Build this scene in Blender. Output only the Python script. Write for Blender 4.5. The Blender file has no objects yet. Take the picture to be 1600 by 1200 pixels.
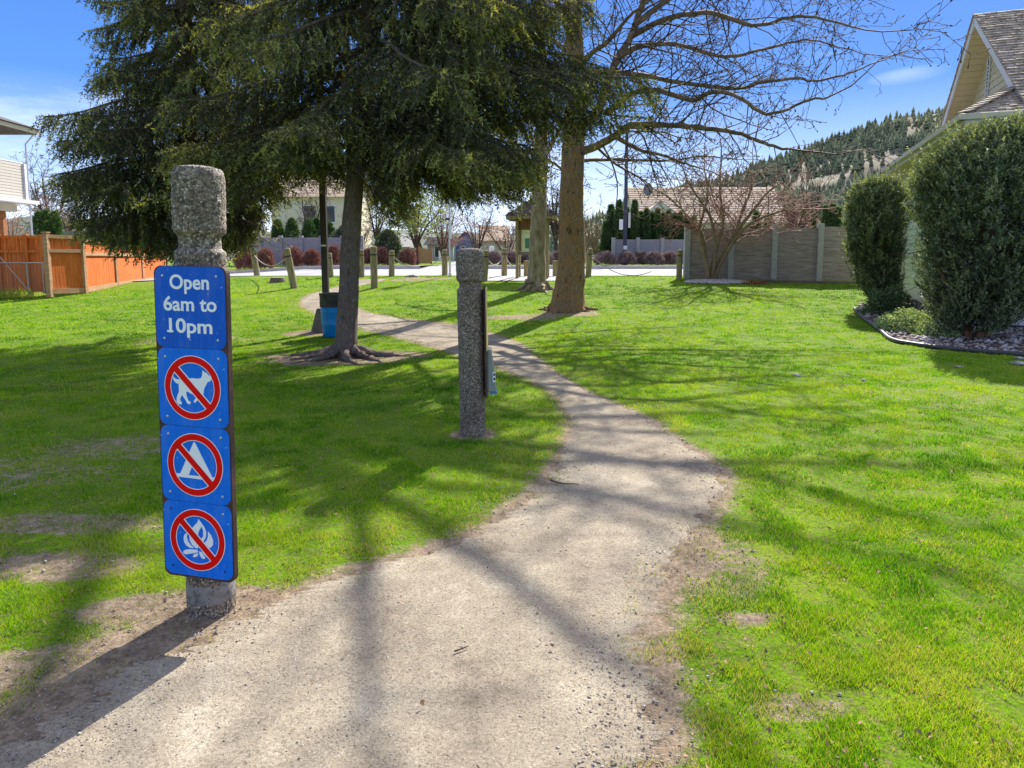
import bpy, math, random
import numpy as np
from mathutils import Vector, Matrix
from mathutils.geometry import tessellate_polygon

PI = math.pi
SC = bpy.context.scene
COL = SC.collection
rnd = random.Random(7)
RG = np.random.default_rng(11)

# ------------------------------------------------------------------ camera
FPX = 1067.0; PPX = 800.0; PPY = 524.0; HOR = 405.0; EYE = 1.42
PITCH = math.atan((PPY - HOR) / FPX)
cam_d = bpy.data.cameras.new('camera')
cam = bpy.data.objects.new('camera', cam_d)
COL.objects.link(cam)
cam.location = (0, 0, EYE)
cam.rotation_euler = (PI / 2 - PITCH, 0, 0)
cam_d.sensor_width = 36.0
cam_d.lens = 36.0 * FPX / 1600.0
cam_d.shift_y = -(600.0 - PPY) / 1600.0
cam_d.clip_start = 0.05
cam_d.clip_end = 5000
SC.camera = cam

# ------------------------------------------------------------------ sun, sky, exposure
SUN_AZ = math.radians(23)      # clockwise from +Y
SUN_EL = math.radians(38)
sd = Vector((math.sin(SUN_AZ) * math.cos(SUN_EL), math.cos(SUN_AZ) * math.cos(SUN_EL), math.sin(SUN_EL)))
sun_l = bpy.data.lights.new('sun', 'SUN')
sun_l.energy = 5.0
sun_l.angle = math.radians(0.5)
sun_l.color = (1.0, 0.95, 0.86)
sun = bpy.data.objects.new('sun', sun_l)
COL.objects.link(sun)
sun.rotation_euler = sd.to_track_quat('Z', 'Y').to_euler()
sun.location = (8, 20, 30)

W = bpy.data.worlds.new('World')
SC.world = W
W.use_nodes = True
wn = W.node_tree
wn.nodes.clear()
w_out = wn.nodes.new('ShaderNodeOutputWorld')
w_bg = wn.nodes.new('ShaderNodeBackground')
w_bg.inputs['Strength'].default_value = 0.15
w_sky = wn.nodes.new('ShaderNodeTexSky')
w_sky.sky_type = 'NISHITA'
w_sky.sun_disc = False
w_sky.sun_elevation = SUN_EL
w_sky.sun_rotation = SUN_AZ
w_sky.air_density = 1.0
w_sky.dust_density = 0.3
w_sky.ozone_density = 3.0
w_hs = wn.nodes.new('ShaderNodeHueSaturation')
w_hs.inputs['Saturation'].default_value = 0.5
w_hs.inputs['Hue'].default_value = 0.508
w_hs.inputs['Value'].default_value = 1.3
wn.links.new(w_sky.outputs[0], w_hs.inputs['Color'])
# thin clouds low in the sky
w_tc = wn.nodes.new('ShaderNodeTexCoord')
w_map = wn.nodes.new('ShaderNodeMapping')
w_map.inputs['Scale'].default_value = (1.0, 1.0, 4.5)
w_map.inputs['Rotation'].default_value = (0.0, 0.12, 0.0)
wn.links.new(w_tc.outputs['Generated'], w_map.inputs['Vector'])
w_no = wn.nodes.new('ShaderNodeTexNoise')
w_no.inputs['Scale'].default_value = 2.6
w_no.inputs['Detail'].default_value = 9.0
w_no.inputs['Roughness'].default_value = 0.62
wn.links.new(w_map.outputs[0], w_no.inputs['Vector'])
w_sep = wn.nodes.new('ShaderNodeSeparateXYZ')
wn.links.new(w_tc.outputs['Generated'], w_sep.inputs[0])
w_low = wn.nodes.new('ShaderNodeMapRange')
w_low.inputs['From Min'].default_value = 0.03
w_low.inputs['From Max'].default_value = 0.24
w_low.inputs['To Min'].default_value = 0.26
w_low.inputs['To Max'].default_value = -0.16
wn.links.new(w_sep.outputs['Z'], w_low.inputs['Value'])
w_add = wn.nodes.new('ShaderNodeMath'); w_add.operation = 'ADD'
wn.links.new(w_no.outputs['Fac'], w_add.inputs[0])
wn.links.new(w_low.outputs[0], w_add.inputs[1])
w_cr = wn.nodes.new('ShaderNodeMapRange')
w_cr.inputs['From Min'].default_value = 0.50
w_cr.inputs['From Max'].default_value = 0.80
w_cr.inputs['To Max'].default_value = 0.75
wn.links.new(w_add.outputs[0], w_cr.inputs['Value'])
w_mix = wn.nodes.new('ShaderNodeMixRGB')
def wm(op, a, b=None):
    n = wn.nodes.new('ShaderNodeMath'); n.operation = op
    for i_, v_ in enumerate((a, b)):
        if v_ is None: continue
        if isinstance(v_, (int, float)): n.inputs[i_].default_value = v_
        else: wn.links.new(v_, n.inputs[i_])
    return n.outputs[0]
cu_ = wm('SUBTRACT', wm('DIVIDE', w_sep.outputs['X'], w_sep.outputs['Y']), .561)
cw_ = wm('SUBTRACT', wm('SUBTRACT', wm('DIVIDE', w_sep.outputs['Z'], w_sep.outputs['Y']), .2588), wm('MULTIPLY', cu_, .16))
ce_ = wm('ADD', wm('POWER', wm('ABSOLUTE', wm('DIVIDE', cu_, .062)), 2.0), wm('POWER', wm('ABSOLUTE', wm('DIVIDE', cw_, .0125)), 2.0))
cf_ = wm('MULTIPLY', wm('MAXIMUM', wm('SUBTRACT', 1.0, ce_), 0.0), wm('MULTIPLY', wm('MAXIMUM', wm('SUBTRACT', w_no.outputs['Fac'], .30), 0.0), 1.1))
cf2_ = wm('MAXIMUM', w_cr.outputs[0], wm('MULTIPLY', cf_, wm('GREATER_THAN', w_sep.outputs['Y'], 0.0)))
wn.links.new(cf2_, w_mix.inputs['Fac'])
# the photograph's deep blue low sky: blend toward it below about 30 degrees of elevation
w_grad = wn.nodes.new('ShaderNodeValToRGB')
for (p_, c_), e_ in zip(((0.0, (3.4, 4.3, 5.4)), (0.10, (1.2, 2.3, 4.1)), (0.22, (0.30, 1.15, 3.4)), (0.42, (0.15, 0.72, 2.7))), [w_grad.color_ramp.elements[0], w_grad.color_ramp.elements[1], w_grad.color_ramp.elements.new(.2), w_grad.color_ramp.elements.new(.4)]):
    e_.position = p_; e_.color = (*c_, 1)
wn.links.new(w_sep.outputs['Z'], w_grad.inputs[0])
w_bl = wn.nodes.new('ShaderNodeMapRange')
w_bl.inputs['From Min'].default_value = 0.40; w_bl.inputs['From Max'].default_value = 0.62
w_bl.inputs['To Min'].default_value = 0.96; w_bl.inputs['To Max'].default_value = 0.0
wn.links.new(w_sep.outputs['Z'], w_bl.inputs['Value'])
w_skm = wn.nodes.new('ShaderNodeMixRGB')
wn.links.new(w_bl.outputs[0], w_skm.inputs['Fac'])
wn.links.new(w_hs.outputs[0], w_skm.inputs['Color1']); wn.links.new(w_grad.outputs[0], w_skm.inputs['Color2'])
wn.links.new(w_skm.outputs[0], w_mix.inputs['Color1'])
w_mix.inputs['Color2'].default_value = (4.6, 5.0, 5.6, 1)
wn.links.new(w_mix.outputs[0], w_bg.inputs['Color'])
wn.links.new(w_bg.outputs[0], w_out.inputs[0])

SC.view_settings.view_transform = 'Standard'
SC.view_settings.look = 'None'
SC.view_settings.exposure = 0.98
SC.view_settings.gamma = 1.0
SC.cycles.use_denoising = True
SC.cycles.max_bounces = 6
SC.cycles.transparent_max_bounces = 8

# ------------------------------------------------------------------ pixels to places
CP, SP = math.cos(PITCH), math.sin(PITCH)
def ray(px, py):
    a = (px - PPX) / FPX; b = (PPY - py) / FPX
    return np.array([a, CP + b * SP, -SP + b * CP])
def at(px, py, Y):
    d = ray(px, py)
    return np.array([0, 0, EYE]) + d * (Y / d[1])
# ground profile
_py = np.array([-5, 0, 8, 11, 13, 16, 18, 20.5, 22, 24, 25, 34, 38, 60, 400])
_pz = np.array([0, 0, 0, 0.01, .04, .17, .29, .48, .61, .77, .80, .92, 1.0, 1.2, 1.6])
_gy = np.linspace(-5, 80, 1701)
_gz = np.interp(_gy, _py, _pz)
_k = np.hanning(31); _k /= _k.sum()
_gz2 = np.convolve(np.pad(_gz, 15, mode='edge'), _k, mode='valid')
def sstep(a, b, x):
    t = np.clip((np.asarray(x, float) - a) / (b - a), 0, 1)
    return t * t * (3 - 2 * t)
def G(x, y):
    x = np.asarray(x, float); y = np.asarray(y, float)
    z = np.interp(y, _gy, _gz2)
    k = sstep(-9.5, -15, x) * sstep(12, 20, y)
    return z * (1 - 0.30 * k)
def vnoise(x, y, s, seed=0):
    x = np.asarray(x, float) / s; y = np.asarray(y, float) / s
    xi = np.floor(x).astype(np.int64); yi = np.floor(y).astype(np.int64)
    xf = x - xi; yf = y - yi
    def h(a, b):
        n = (a * 374761393 + b * 668265263 + seed * 974634777) & 0xffffffff
        n = ((n ^ (n >> 13)) * 1274126177) & 0xffffffff
        return ((n ^ (n >> 16)) & 0xffff) / 65535.0
    u = xf * xf * (3 - 2 * xf); v = yf * yf * (3 - 2 * yf)
    return (h(xi, yi) * (1 - u) + h(xi + 1, yi) * u) * (1 - v) + (h(xi, yi + 1) * (1 - u) + h(xi + 1, yi + 1) * u) * v
def fbm(x, y, s, seed=0, o=4):
    r = 0; a = 1; t = 0
    for i in range(o):
        r = r + a * vnoise(x, y, s, seed + i); t += a; a *= 0.5; s *= 0.5
    return r / t
def GM(x, y):
    m = (fbm(x, y, 1.6, 5, 2) - 0.5) * 0.05 * sstep(25, 23, y)
    return G(x, y) + m
def gp(px, py):
    d = ray(px, py); o = np.array([0, 0, EYE])
    t = 0.5; prev = t
    while t < 400:
        p = o + d * t
        if p[2] < G(p[0], p[1]): break
        prev = t; t += 0.02 * max(1, t * 0.3)
    lo, hi = prev, t
    for _ in range(25):
        m = (lo + hi) / 2; p = o + d * m
        if p[2] < G(p[0], p[1]): hi = m
        else: lo = m
    return o + d * hi

# ------------------------------------------------------------------ materials
def new_mat(name):
    m = bpy.data.materials.new(name); m.use_nodes = True
    nt = m.node_tree
    return m, nt, nt.nodes['Principled BSDF']
def nd(nt, t, **kw):
    n = nt.nodes.new(t)
    for k, v in kw.items():
        k = k.replace('_', ' ')
        if k in n.inputs: n.inputs[k].default_value = v
        else: setattr(n, k.replace(' ', '_'), v)
    return n
def c4(c): return (c[0], c[1], c[2], 1.0)
def ramp(nt, fac, stops):
    r = nt.nodes.new('ShaderNodeValToRGB')
    e = r.color_ramp.elements
    while len(e) < len(stops): e.new(0.5)
    for i, (p, c) in enumerate(stops):
        e[i].position = p; e[i].color = c4(c)
    nt.links.new(fac, r.inputs[0])
    return r
def noise_mat(name, stops, scale=8, rough=0.8, bump=0.3, bscale=None, bdist=0.01, stretch=(1, 1, 1), detail=6, spec=0.3, lo=0.32, hi=0.68):
    m, nt, b = new_mat(name)
    tc = nd(nt, 'ShaderNodeTexCoord')
    mp = nd(nt, 'ShaderNodeMapping', Scale=stretch)
    nt.links.new(tc.outputs['Object'], mp.inputs[0])
    n = nd(nt, 'ShaderNodeTexNoise', Scale=scale, Detail=detail, Roughness=0.65)
    nt.links.new(mp.outputs[0], n.inputs['Vector'])
    k = len(stops)
    r = ramp(nt, n.outputs['Fac'], [(lo + (hi - lo) * i / max(1, k - 1), c) for i, c in enumerate(stops)])
    nt.links.new(r.outputs[0], b.inputs['Base Color'])
    b.inputs['Roughness'].default_value = rough
    b.inputs['Specular IOR Level'].default_value = spec
    if bump:
        n2 = nd(nt, 'ShaderNodeTexNoise', Scale=bscale or scale * 3, Detail=6.0, Roughness=0.7)
        nt.links.new(mp.outputs[0], n2.inputs['Vector'])
        bm = nd(nt, 'ShaderNodeBump', Strength=bump, Distance=bdist)
        nt.links.new(n2.outputs['Fac'], bm.inputs['Height'])
        nt.links.new(bm.outputs[0], b.inputs['Normal'])
    return m
def leaf_mat(name, stops, trans=0.35, tint=(1.2, 1.15, 0.5), rough=0.55, spec=0.2, gloss=0.06):
    m = bpy.data.materials.new(name); m.use_nodes = True
    nt = m.node_tree; nt.nodes.clear()
    out = nd(nt, 'ShaderNodeOutputMaterial')
    at_ = nd(nt, 'ShaderNodeAttribute', attribute_name='v')
    r = ramp(nt, at_.outputs['Fac'], stops)
    d = nd(nt, 'ShaderNodeBsdfDiffuse')
    t = nd(nt, 'ShaderNodeBsdfTranslucent')
    g = nd(nt, 'ShaderNodeBsdfGlossy', Roughness=rough)
    g.inputs['Color'].default_value = (0.9, 0.95, 0.9, 1)
    mu = nd(nt, 'ShaderNodeMixRGB', blend_type='MULTIPLY')
    mu.inputs[0].default_value = 1.0
    mu.inputs[2].default_value = c4(tint)
    nt.links.new(r.outputs[0], mu.inputs[1])
    nt.links.new(r.outputs[0], d.inputs[0]); nt.links.new(mu.outputs[0], t.inputs[0])
    m1 = nd(nt, 'ShaderNodeMixShader'); m1.inputs[0].default_value = trans
    nt.links.new(d.outputs[0], m1.inputs[1]); nt.links.new(t.outputs[0], m1.inputs[2])
    m2 = nd(nt, 'ShaderNodeMixShader'); m2.inputs[0].default_value = gloss
    nt.links.new(m1.outputs[0], m2.inputs[1]); nt.links.new(g.outputs[0], m2.inputs[2])
    nt.links.new(m2.outputs[0], out.inputs[0])
    return m
def plain(name, c, rough=0.5, metal=0.0, spec=0.4, var=0.12, scale=6, bump=0.0):
    return noise_mat(name, [tuple(x * (1 - var) for x in c), c, tuple(min(1, x * (1 + var)) for x in c)], scale=scale, rough=rough, bump=bump, spec=spec) if metal == 0 else _metal(name, c, rough, metal)
def _metal(name, c, rough, metal):
    m, nt, b = new_mat(name)
    n = nd(nt, 'ShaderNodeTexNoise', Scale=14.0, Detail=5.0)
    r = ramp(nt, n.outputs['Fac'], [(0.3, tuple(x * .75 for x in c)), (0.7, c)])
    nt.links.new(r.outputs[0], b.inputs['Base Color'])
    b.inputs['Roughness'].default_value = rough; b.inputs['Metallic'].default_value = metal
    return m
def aggregate_mat():
    m, nt, b = new_mat('exposed aggregate concrete')
    tc = nd(nt, 'ShaderNodeTexCoord')
    v = nd(nt, 'ShaderNodeTexVoronoi', Scale=120.0); v.inputs['Randomness'].default_value = 1.0
    nt.links.new(tc.outputs['Object'], v.inputs['Vector'])
    v2 = nd(nt, 'ShaderNodeTexVoronoi', Scale=120.0, feature='DISTANCE_TO_EDGE')
    nt.links.new(tc.outputs['Object'], v2.inputs['Vector'])
    sep = nd(nt, 'ShaderNodeSeparateXYZ'); nt.links.new(v.outputs['Color'], sep.inputs[0])
    r = ramp(nt, sep.outputs['X'], [(0.0, (.10, .08, .062)), (0.22, (.19, .15, .115)), (0.45, (.30, .25, .20)), (0.62, (.24, .18, .135)), (0.82, (.38, .335, .28)), (0.94, (.54, .50, .45))])
    r.color_ramp.interpolation = 'CONSTANT'
    e = ramp(nt, v2.outputs['Distance'], [(0.0, (.50, .47, .43)), (0.14, (1, 1, 1))])
    mu = nd(nt, 'ShaderNodeMixRGB', blend_type='MULTIPLY'); mu.inputs[0].default_value = 1
    nt.links.new(r.outputs[0], mu.inputs[1]); nt.links.new(e.outputs[0], mu.inputs[2])
    n = nd(nt, 'ShaderNodeTexNoise', Scale=7.0, Detail=6.0)
    nt.links.new(tc.outputs['Object'], n.inputs['Vector'])
    r2 = ramp(nt, n.outputs['Fac'], [(0.3, (.75, .72, .68)), (0.7, (1.15, 1.13, 1.1))])
    mu2 = nd(nt, 'ShaderNodeMixRGB', blend_type='MULTIPLY'); mu2.inputs[0].default_value = 1
    nt.links.new(mu.outputs[0], mu2.inputs[1]); nt.links.new(r2.outputs[0], mu2.inputs[2])
    nt.links.new(mu2.outputs[0], b.inputs['Base Color'])
    b.inputs['Roughness'].default_value = 0.7
    bp = nd(nt, 'ShaderNodeBump', Strength=0.9, Distance=0.006)
    nt.links.new(v2.outputs['Distance'], bp.inputs['Height'])
    nt.links.new(bp.outputs[0], b.inputs['Normal'])
    return m

# ------------------------------------------------------------------ mesh helpers
def tag(o, label=None, cat=None, group=None, kind=None):
    if label: o['label'] = label
    if cat: o['category'] = cat
    if group: o['group'] = group
    if kind: o['kind'] = kind
    return o
def link(name, me, mat, parent=None):
    o = bpy.data.objects.new(name, me); COL.objects.link(o)
    if mat is not None:
        for m_ in (mat if isinstance(mat, (list, tuple)) else [mat]): me.materials.append(m_)
    if parent is not None: o.parent = parent
    return o
def empty(name, loc, rz=0):
    o = bpy.data.objects.new(name, None); COL.objects.link(o)
    o.location = tuple(loc); o.rotation_euler = (0, 0, rz)
    o.empty_display_size = 0.2
    return o
def np_mesh(name, V, F, mat, parent=None, smooth=False, attr=None, mi=None):
    V = np.asarray(V, dtype=np.float32); F = np.asarray(F, dtype=np.int32)
    me = bpy.data.meshes.new(name)
    n = F.shape[1]
    me.vertices.add(len(V)); me.vertices.foreach_set('co', V.ravel())
    me.loops.add(F.size); me.loops.foreach_set('vertex_index', F.ravel())
    me.polygons.add(len(F)); me.polygons.foreach_set('loop_start', np.arange(0, F.size, n, dtype=np.int32))
    if attr:
        for k, a in attr.items():
            A = me.attributes.new(k, 'FLOAT', 'POINT'); A.data.foreach_set('value', np.asarray(a, dtype=np.float32))
    me.update(calc_edges=True)
    if smooth: me.polygons.foreach_set('use_smooth', np.ones(len(F), dtype=bool))
    if mi is not None: me.polygons.foreach_set('material_index', np.asarray(mi, dtype=np.int32))
    return link(name, me, mat, parent)
class MB:
    def __init__(s): s.v = []; s.f = []
    def add(s, V, F):
        o = len(s.v); s.v += [tuple(map(float, p)) for p in V]; s.f += [tuple(int(i) + o for i in f) for f in F]
        return s
    def box(s, c, sz, rot=None):
        x, y, z = sz[0] / 2, sz[1] / 2, sz[2] / 2
        P = [(-x, -y, -z), (x, -y, -z), (x, y, -z), (-x, y, -z), (-x, -y, z), (x, -y, z), (x, y, z), (-x, y, z)]
        if rot is not None:
            R = rot if isinstance(rot, Matrix) else Matrix.Rotation(rot, 3, 'Z')
            P = [tuple(R @ Vector(p)) for p in P]
        return s.add([(p[0] + c[0], p[1] + c[1], p[2] + c[2]) for p in P],
                     [(0, 3, 2, 1), (4, 5, 6, 7), (0, 1, 5, 4), (1, 2, 6, 5), (2, 3, 7, 6), (3, 0, 4, 7)])
    def beam(s, a, b, w, h, up=(0, 0, 1)):
        a = Vector(a); b = Vector(b); d = (b - a); L = d.length; d.normalize()
        u = Vector(up); r = d.cross(u)
        if r.length < 1e-4: r = d.cross(Vector((0, 1, 0)))
        r.normalize(); u = r.cross(d).normalized()
        R = Matrix((r, d, u)).transposed()
        return s.box(tuple((a + b) / 2), (w, L, h), R)
    def tube(s, pts, rad, n=8, cap=True):
        V, F = tube_vf(pts, rad, n)
        o = len(s.v)
        s.add(V, F)
        if cap:
            s.f.append(tuple(o + i for i in range(n))[::-1]); k = len(pts) - 1
            s.f.append(tuple(o + k * n + i for i in range(n)))
        return s
    def lathe(s, prof, n=24, c=(0, 0, 0)):
        V = []; F = []
        for (r, z) in prof:
            for i in range(n):
                a = 2 * PI * i / n; V.append((c[0] + r * math.cos(a), c[1] + r * math.sin(a), c[2] + z))
        for j in range(len(prof) - 1):
            for i in range(n):
                F.append((j * n + i, j * n + (i + 1) % n, (j + 1) * n + (i + 1) % n, (j + 1) * n + i))
        F.append(tuple(range(n))[::-1]); F.append(tuple((len(prof) - 1) * n + i for i in range(n)))
        return s.add(V, F)
    def prism(s, poly, h, M=None):
        """poly 2d in xz plane extruded along -y by h (front at y=-h)"""
        n = len(poly)
        tri = tessellate_polygon([[Vector((p[0], p[1], 0)) for p in poly]])
        V = [(p[0], -h, p[1]) for p in poly] + [(p[0], 0, p[1]) for p in poly]
        F = []
        ar = sum(poly[i][0] * poly[(i + 1) % n][1] - poly[(i + 1) % n][0] * poly[i][1] for i in range(n))
        for t in tri:
            F.append(tuple(t)); F.append(tuple(i + n for i in t)[::-1])
        for i in range(n):
            j = (i + 1) % n; F.append((i, j, j + n, i + n))
        if M is not None: V = [tuple(M @ Vector(v)) for v in V]
        return s.add(V, F)
    def build(s, name, mat, parent=None, bevel=0, smooth=False, fix=False):
        me = bpy.data.meshes.new(name); me.from_pydata(s.v, [], s.f); me.update()
        if fix:
            import bmesh
            bm = bmesh.new(); bm.from_mesh(me); bmesh.ops.recalc_face_normals(bm, faces=bm.faces); bm.to_mesh(me); bm.free()
        if smooth: me.polygons.foreach_set('use_smooth', [True] * len(me.polygons))
        o = link(name, me, mat, parent)
        if bevel:
            b = o.modifiers.new('bevel', 'BEVEL'); b.width = bevel; b.segments = 2; b.limit_method = 'ANGLE'
        return o
def tube_vf(pts, rad, n=8, rough=0.0, seed=0, flute=0.0):
    P = np.asarray(pts, float); k = len(P)
    T = np.gradient(P, axis=0); T /= np.linalg.norm(T, axis=1)[:, None] + 1e-9
    ref = np.array([0, 1.0, 0]) if abs(T[0][2]) > 0.7 else np.array([0, 0, 1.0])
    A = np.cross(T, ref); A /= np.linalg.norm(A, axis=1)[:, None] + 1e-9
    B = np.cross(T, A)
    th = np.linspace(0, 2 * PI, n, endpoint=False)
    R = np.broadcast_to(np.asarray(rad, float)[:, None], (k, n)).copy()
    if rough:
        g = np.random.default_rng(seed)
        cum = np.concatenate([[0], np.cumsum(np.linalg.norm(np.diff(P, axis=0), axis=1))])
        nz = vnoise(np.cos(th)[None, :] * 3 + 9, cum[:, None] * 1.6 + np.sin(th)[None, :] * 3, 0.8, seed) - 0.5
        nz2 = vnoise(np.cos(th)[None, :] * 9 + 9, cum[:, None] * 3.0 + np.sin(th)[None, :] * 9, 0.5, seed + 3) - 0.5
        R *= 1 + rough * nz + rough * 0.6 * nz2
    V = P[:, None, :] + R[:, :, None] * (np.cos(th)[None, :, None] * A[:, None, :] + np.sin(th)[None, :, None] * B[:, None, :])
    V = V.reshape(-1, 3)
    i = np.arange(n); F = []
    for j in range(k - 1):
        F += list(zip(j * n + i, j * n + (i + 1) % n, (j + 1) * n + (i + 1) % n, (j + 1) * n + i))
    return V, F
def spline(pts, n):
    P = np.asarray(pts, float); k = len(P)
    Q = np.vstack([2 * P[0] - P[1], P, 2 * P[-1] - P[-2]])
    out = []
    for t in np.linspace(0, k - 1 - 1e-6, n):
        i = int(t); f = t - i
        a, b, c, d = Q[i], Q[i + 1], Q[i + 2], Q[i + 3]
        out.append(0.5 * ((2 * b) + (-a + c) * f + (2 * a - 5 * b + 4 * c - d) * f * f + (-a + 3 * b - 3 * c + d) * f ** 3))
    return np.array(out)
def segs_vf(S, sides=3):
    """S: array n x 8 (p, q, r0, r1) to prisms"""
    S = np.asarray(S, float)
    P, Q, r0, r1 = S[:, :3], S[:, 3:6], S[:, 6], S[:, 7]
    T = Q - P; T /= np.linalg.norm(T, axis=1)[:, None] + 1e-9
    ref = np.where(np.abs(T[:, 2:3]) > 0.8, np.array([[1.0, 0, 0]]), np.array([[0, 0, 1.0]]))
    A = np.cross(T, ref); A /= np.linalg.norm(A, axis=1)[:, None] + 1e-9
    B = np.cross(T, A)
    th = np.linspace(0, 2 * PI, sides, endpoint=False)
    c = np.cos(th)[None, :, None]; s_ = np.sin(th)[None, :, None]
    off = c * A[:, None, :] + s_ * B[:, None, :]
    V0 = P[:, None, :] + off * r0[:, None, None]
    V1 = Q[:, None, :] + off * r1[:, None, None]
    V = np.concatenate([V0, V1], axis=1).reshape(-1, 3)
    n = len(S); base = np.arange(n) * 2 * sides
    F = []
    for i in range(sides):
        j = (i + 1) % sides
        F.append(np.stack([base + i, base + j, base + sides + j, base + sides + i], 1))
    return V, np.concatenate(F)
def unit(v): return v / (np.linalg.norm(v, axis=-1, keepdims=True) + 1e-9)
def strands(P0, D, L, npos, nl, nw, var, rg, spread=0.75, sag=0.0, tip=0.0):
    """needle triangles set along short shoots. P0,D n x3, L n"""
    n = len(P0)
    t = (np.arange(npos)[None, :] + rg.random((n, npos))) / npos
    pos = P0[:, None, :] + D[:, None, :] * (L[:, None] * t)[:, :, None]
    if sag: pos[:, :, 2] -= sag * L[:, None] * t * t
    rv = unit(rg.normal(size=(n, npos, 3)))
    nd_ = unit(D[:, None, :] * (1 - spread) + rv * spread)
    wv = unit(np.cross(nd_, rg.normal(size=(n, npos, 3))))
    ln = nl * (0.6 + 0.8 * rg.random((n, npos)))
    a = pos + wv * nw / 2; b = pos - wv * nw / 2; c = pos + nd_ * ln[:, :, None]
    V = np.stack([a, b, c], 2).reshape(-1, 3)
    F = np.arange(len(V)).reshape(-1, 3)
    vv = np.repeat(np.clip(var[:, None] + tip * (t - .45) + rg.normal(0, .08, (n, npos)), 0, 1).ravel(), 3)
    return V, F, vv
def leaves(C, nl, nw, var, rg, up=0.0):
    """small four cornered leaves at points C"""
    n = len(C)
    d = rg.normal(size=(n, 3)); d[:, 2] += up; d = unit(d)
    w = unit(np.cross(d, rg.normal(size=(n, 3))))
    l = (nl * (0.6 + 0.8 * rg.random(n)))[:, None]
    V = np.stack([C, C + d * l * .5 + w * nw / 2, C + d * l, C + d * l * .5 - w * nw / 2], 1).reshape(-1, 3)
    F = np.arange(len(V)).reshape(-1, 4)
    return V, F, np.repeat(np.clip(var, 0, 1), 4)
def cat(parts):
    V = []; F = []; A = []; o = 0
    for p in parts:
        V.append(p[0]); F.append(np.asarray(p[1]) + o); o += len(p[0])
        if len(p) > 2: A.append(p[2])
    return (np.concatenate(V), np.concatenate(F)) + ((np.concatenate(A),) if A else ())
def copy_tree(o, parent=None):
    c = o.copy(); COL.objects.link(c)
    if parent is not None: c.parent = parent
    for ch in list(o.children): copy_tree(ch, c)
    return c

# ------------------------------------------------------------------ material library
M = {}
M['aggregate'] = aggregate_mat()
M['bark_spruce'] = noise_mat('spruce bark', [(.05, .033, .025), (.19, .13, .095), (.16, .13, .11), (.34, .27, .22)], scale=14, stretch=(2.2, 2.2, 0.9), bump=1.0, bscale=22, bdist=0.03, rough=.9)
M['bark_plane'] = noise_mat('mottled bark', [(.035, .026, .02), (.14, .095, .055), (.40, .215, .07), (.15, .11, .07), (.33, .24, .13), (.20, .14, .08)], scale=7.0, stretch=(2.0, 2.0, 0.55), bump=1.0, bscale=26, bdist=0.03, rough=.85)
M['bark_pale'] = noise_mat('pale smooth bark', [(.12, .085, .045), (.22, .17, .095), (.30, .24, .14), (.38, .33, .23)], scale=5, stretch=(2, 2, .6), bump=0.4, bscale=20, rough=.8)
M['twig'] = noise_mat('bare twig bark', [(.05, .034, .026), (.13, .09, .065)], scale=6, bump=0, rough=.85)
M['twig_red'] = noise_mat('reddish twig bark', [(.20, .10, .075), (.42, .25, .18)], scale=6, bump=0, rough=.85)
M['twig_tan'] = noise_mat('tan twig bark', [(.15, .11, .06), (.30, .23, .13)], scale=6, bump=0, rough=.85)
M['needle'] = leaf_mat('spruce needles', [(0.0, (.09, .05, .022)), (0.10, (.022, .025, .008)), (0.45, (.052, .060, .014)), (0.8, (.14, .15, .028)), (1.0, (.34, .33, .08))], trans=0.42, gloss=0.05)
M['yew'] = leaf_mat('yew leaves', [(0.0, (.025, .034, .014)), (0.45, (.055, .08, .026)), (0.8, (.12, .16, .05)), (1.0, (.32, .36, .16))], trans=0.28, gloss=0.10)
M['thuja'] = leaf_mat('cedar hedge leaves', [(0.0, (.02, .06, .01)), (0.6, (.05, .12, .015)), (1.0, (.12, .2, .03))], trans=0.3)
M['leafgreen'] = leaf_mat('low shrub leaves', [(0.0, (.025, .06, .015)), (0.4, (.07, .15, .035)), (1.0, (.50, .60, .30))], trans=0.35)
M['barberry'] = leaf_mat('red shrub twigs', [(0.0, (.13, .055, .045)), (0.6, (.27, .12, .09)), (1.0, (.40, .24, .17))], trans=0.2, tint=(1.2, .8, .7))
M['lavender'] = leaf_mat('dry lavender stems', [(0.0, (.10, .07, .07)), (0.6, (.27, .2, .19)), (1.0, (.42, .33, .30))], trans=0.2, tint=(1.1, 1, .9))
M['grass'] = leaf_mat('grass blades', [(0.0, (.024, .10, .002)), (0.36, (.125, .31, .002)), (0.62, (.30, .45, .004)), (0.80, (.46, .44, .12)), (1.0, (.52, .42, .22))], trans=0.45, tint=(1.15, 1.2, .3), gloss=0.02)
M['forest'] = leaf_mat('pine wood', [(0.0, (.07, .09, .05)), (0.5, (.14, .165, .075)), (1.0, (.30, .29, .13))], trans=0.1)
M['cedar'] = noise_mat('orange stained cedar', [(.33, .065, .010), (.58, .115, .012), (.66, .17, .025), (.46, .15, .045)], scale=3, stretch=(9, 9, .6), bump=.4, rough=.7)
M['cedar_rail'] = noise_mat('weathered cedar rail', [(.34, .17, .08), (.5, .3, .17)], scale=5, stretch=(1, 1, 4), bump=.2, rough=.8)
M['greypanel'] = noise_mat('grey timber look panel', [(.20, .16, .14), (.31, .26, .23), (.42, .36, .33)], scale=3, stretch=(.8, .8, 9), bump=.5, bscale=9, rough=.9)
M['bluepanel'] = noise_mat('blue grey panel', [(.24, .235, .255), (.34, .335, .36)], scale=3, stretch=(.8, .8, 9), bump=.4, bscale=9, rough=.9)
M['concpost'] = noise_mat('grey concrete', [(.30, .30, .28), (.44, .44, .41)], scale=10, bump=.3, rough=.9)
M['concpale'] = noise_mat('pale concrete', [(.42, .39, .36), (.58, .55, .52)], scale=5, bump=.2, rough=.9)
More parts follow.
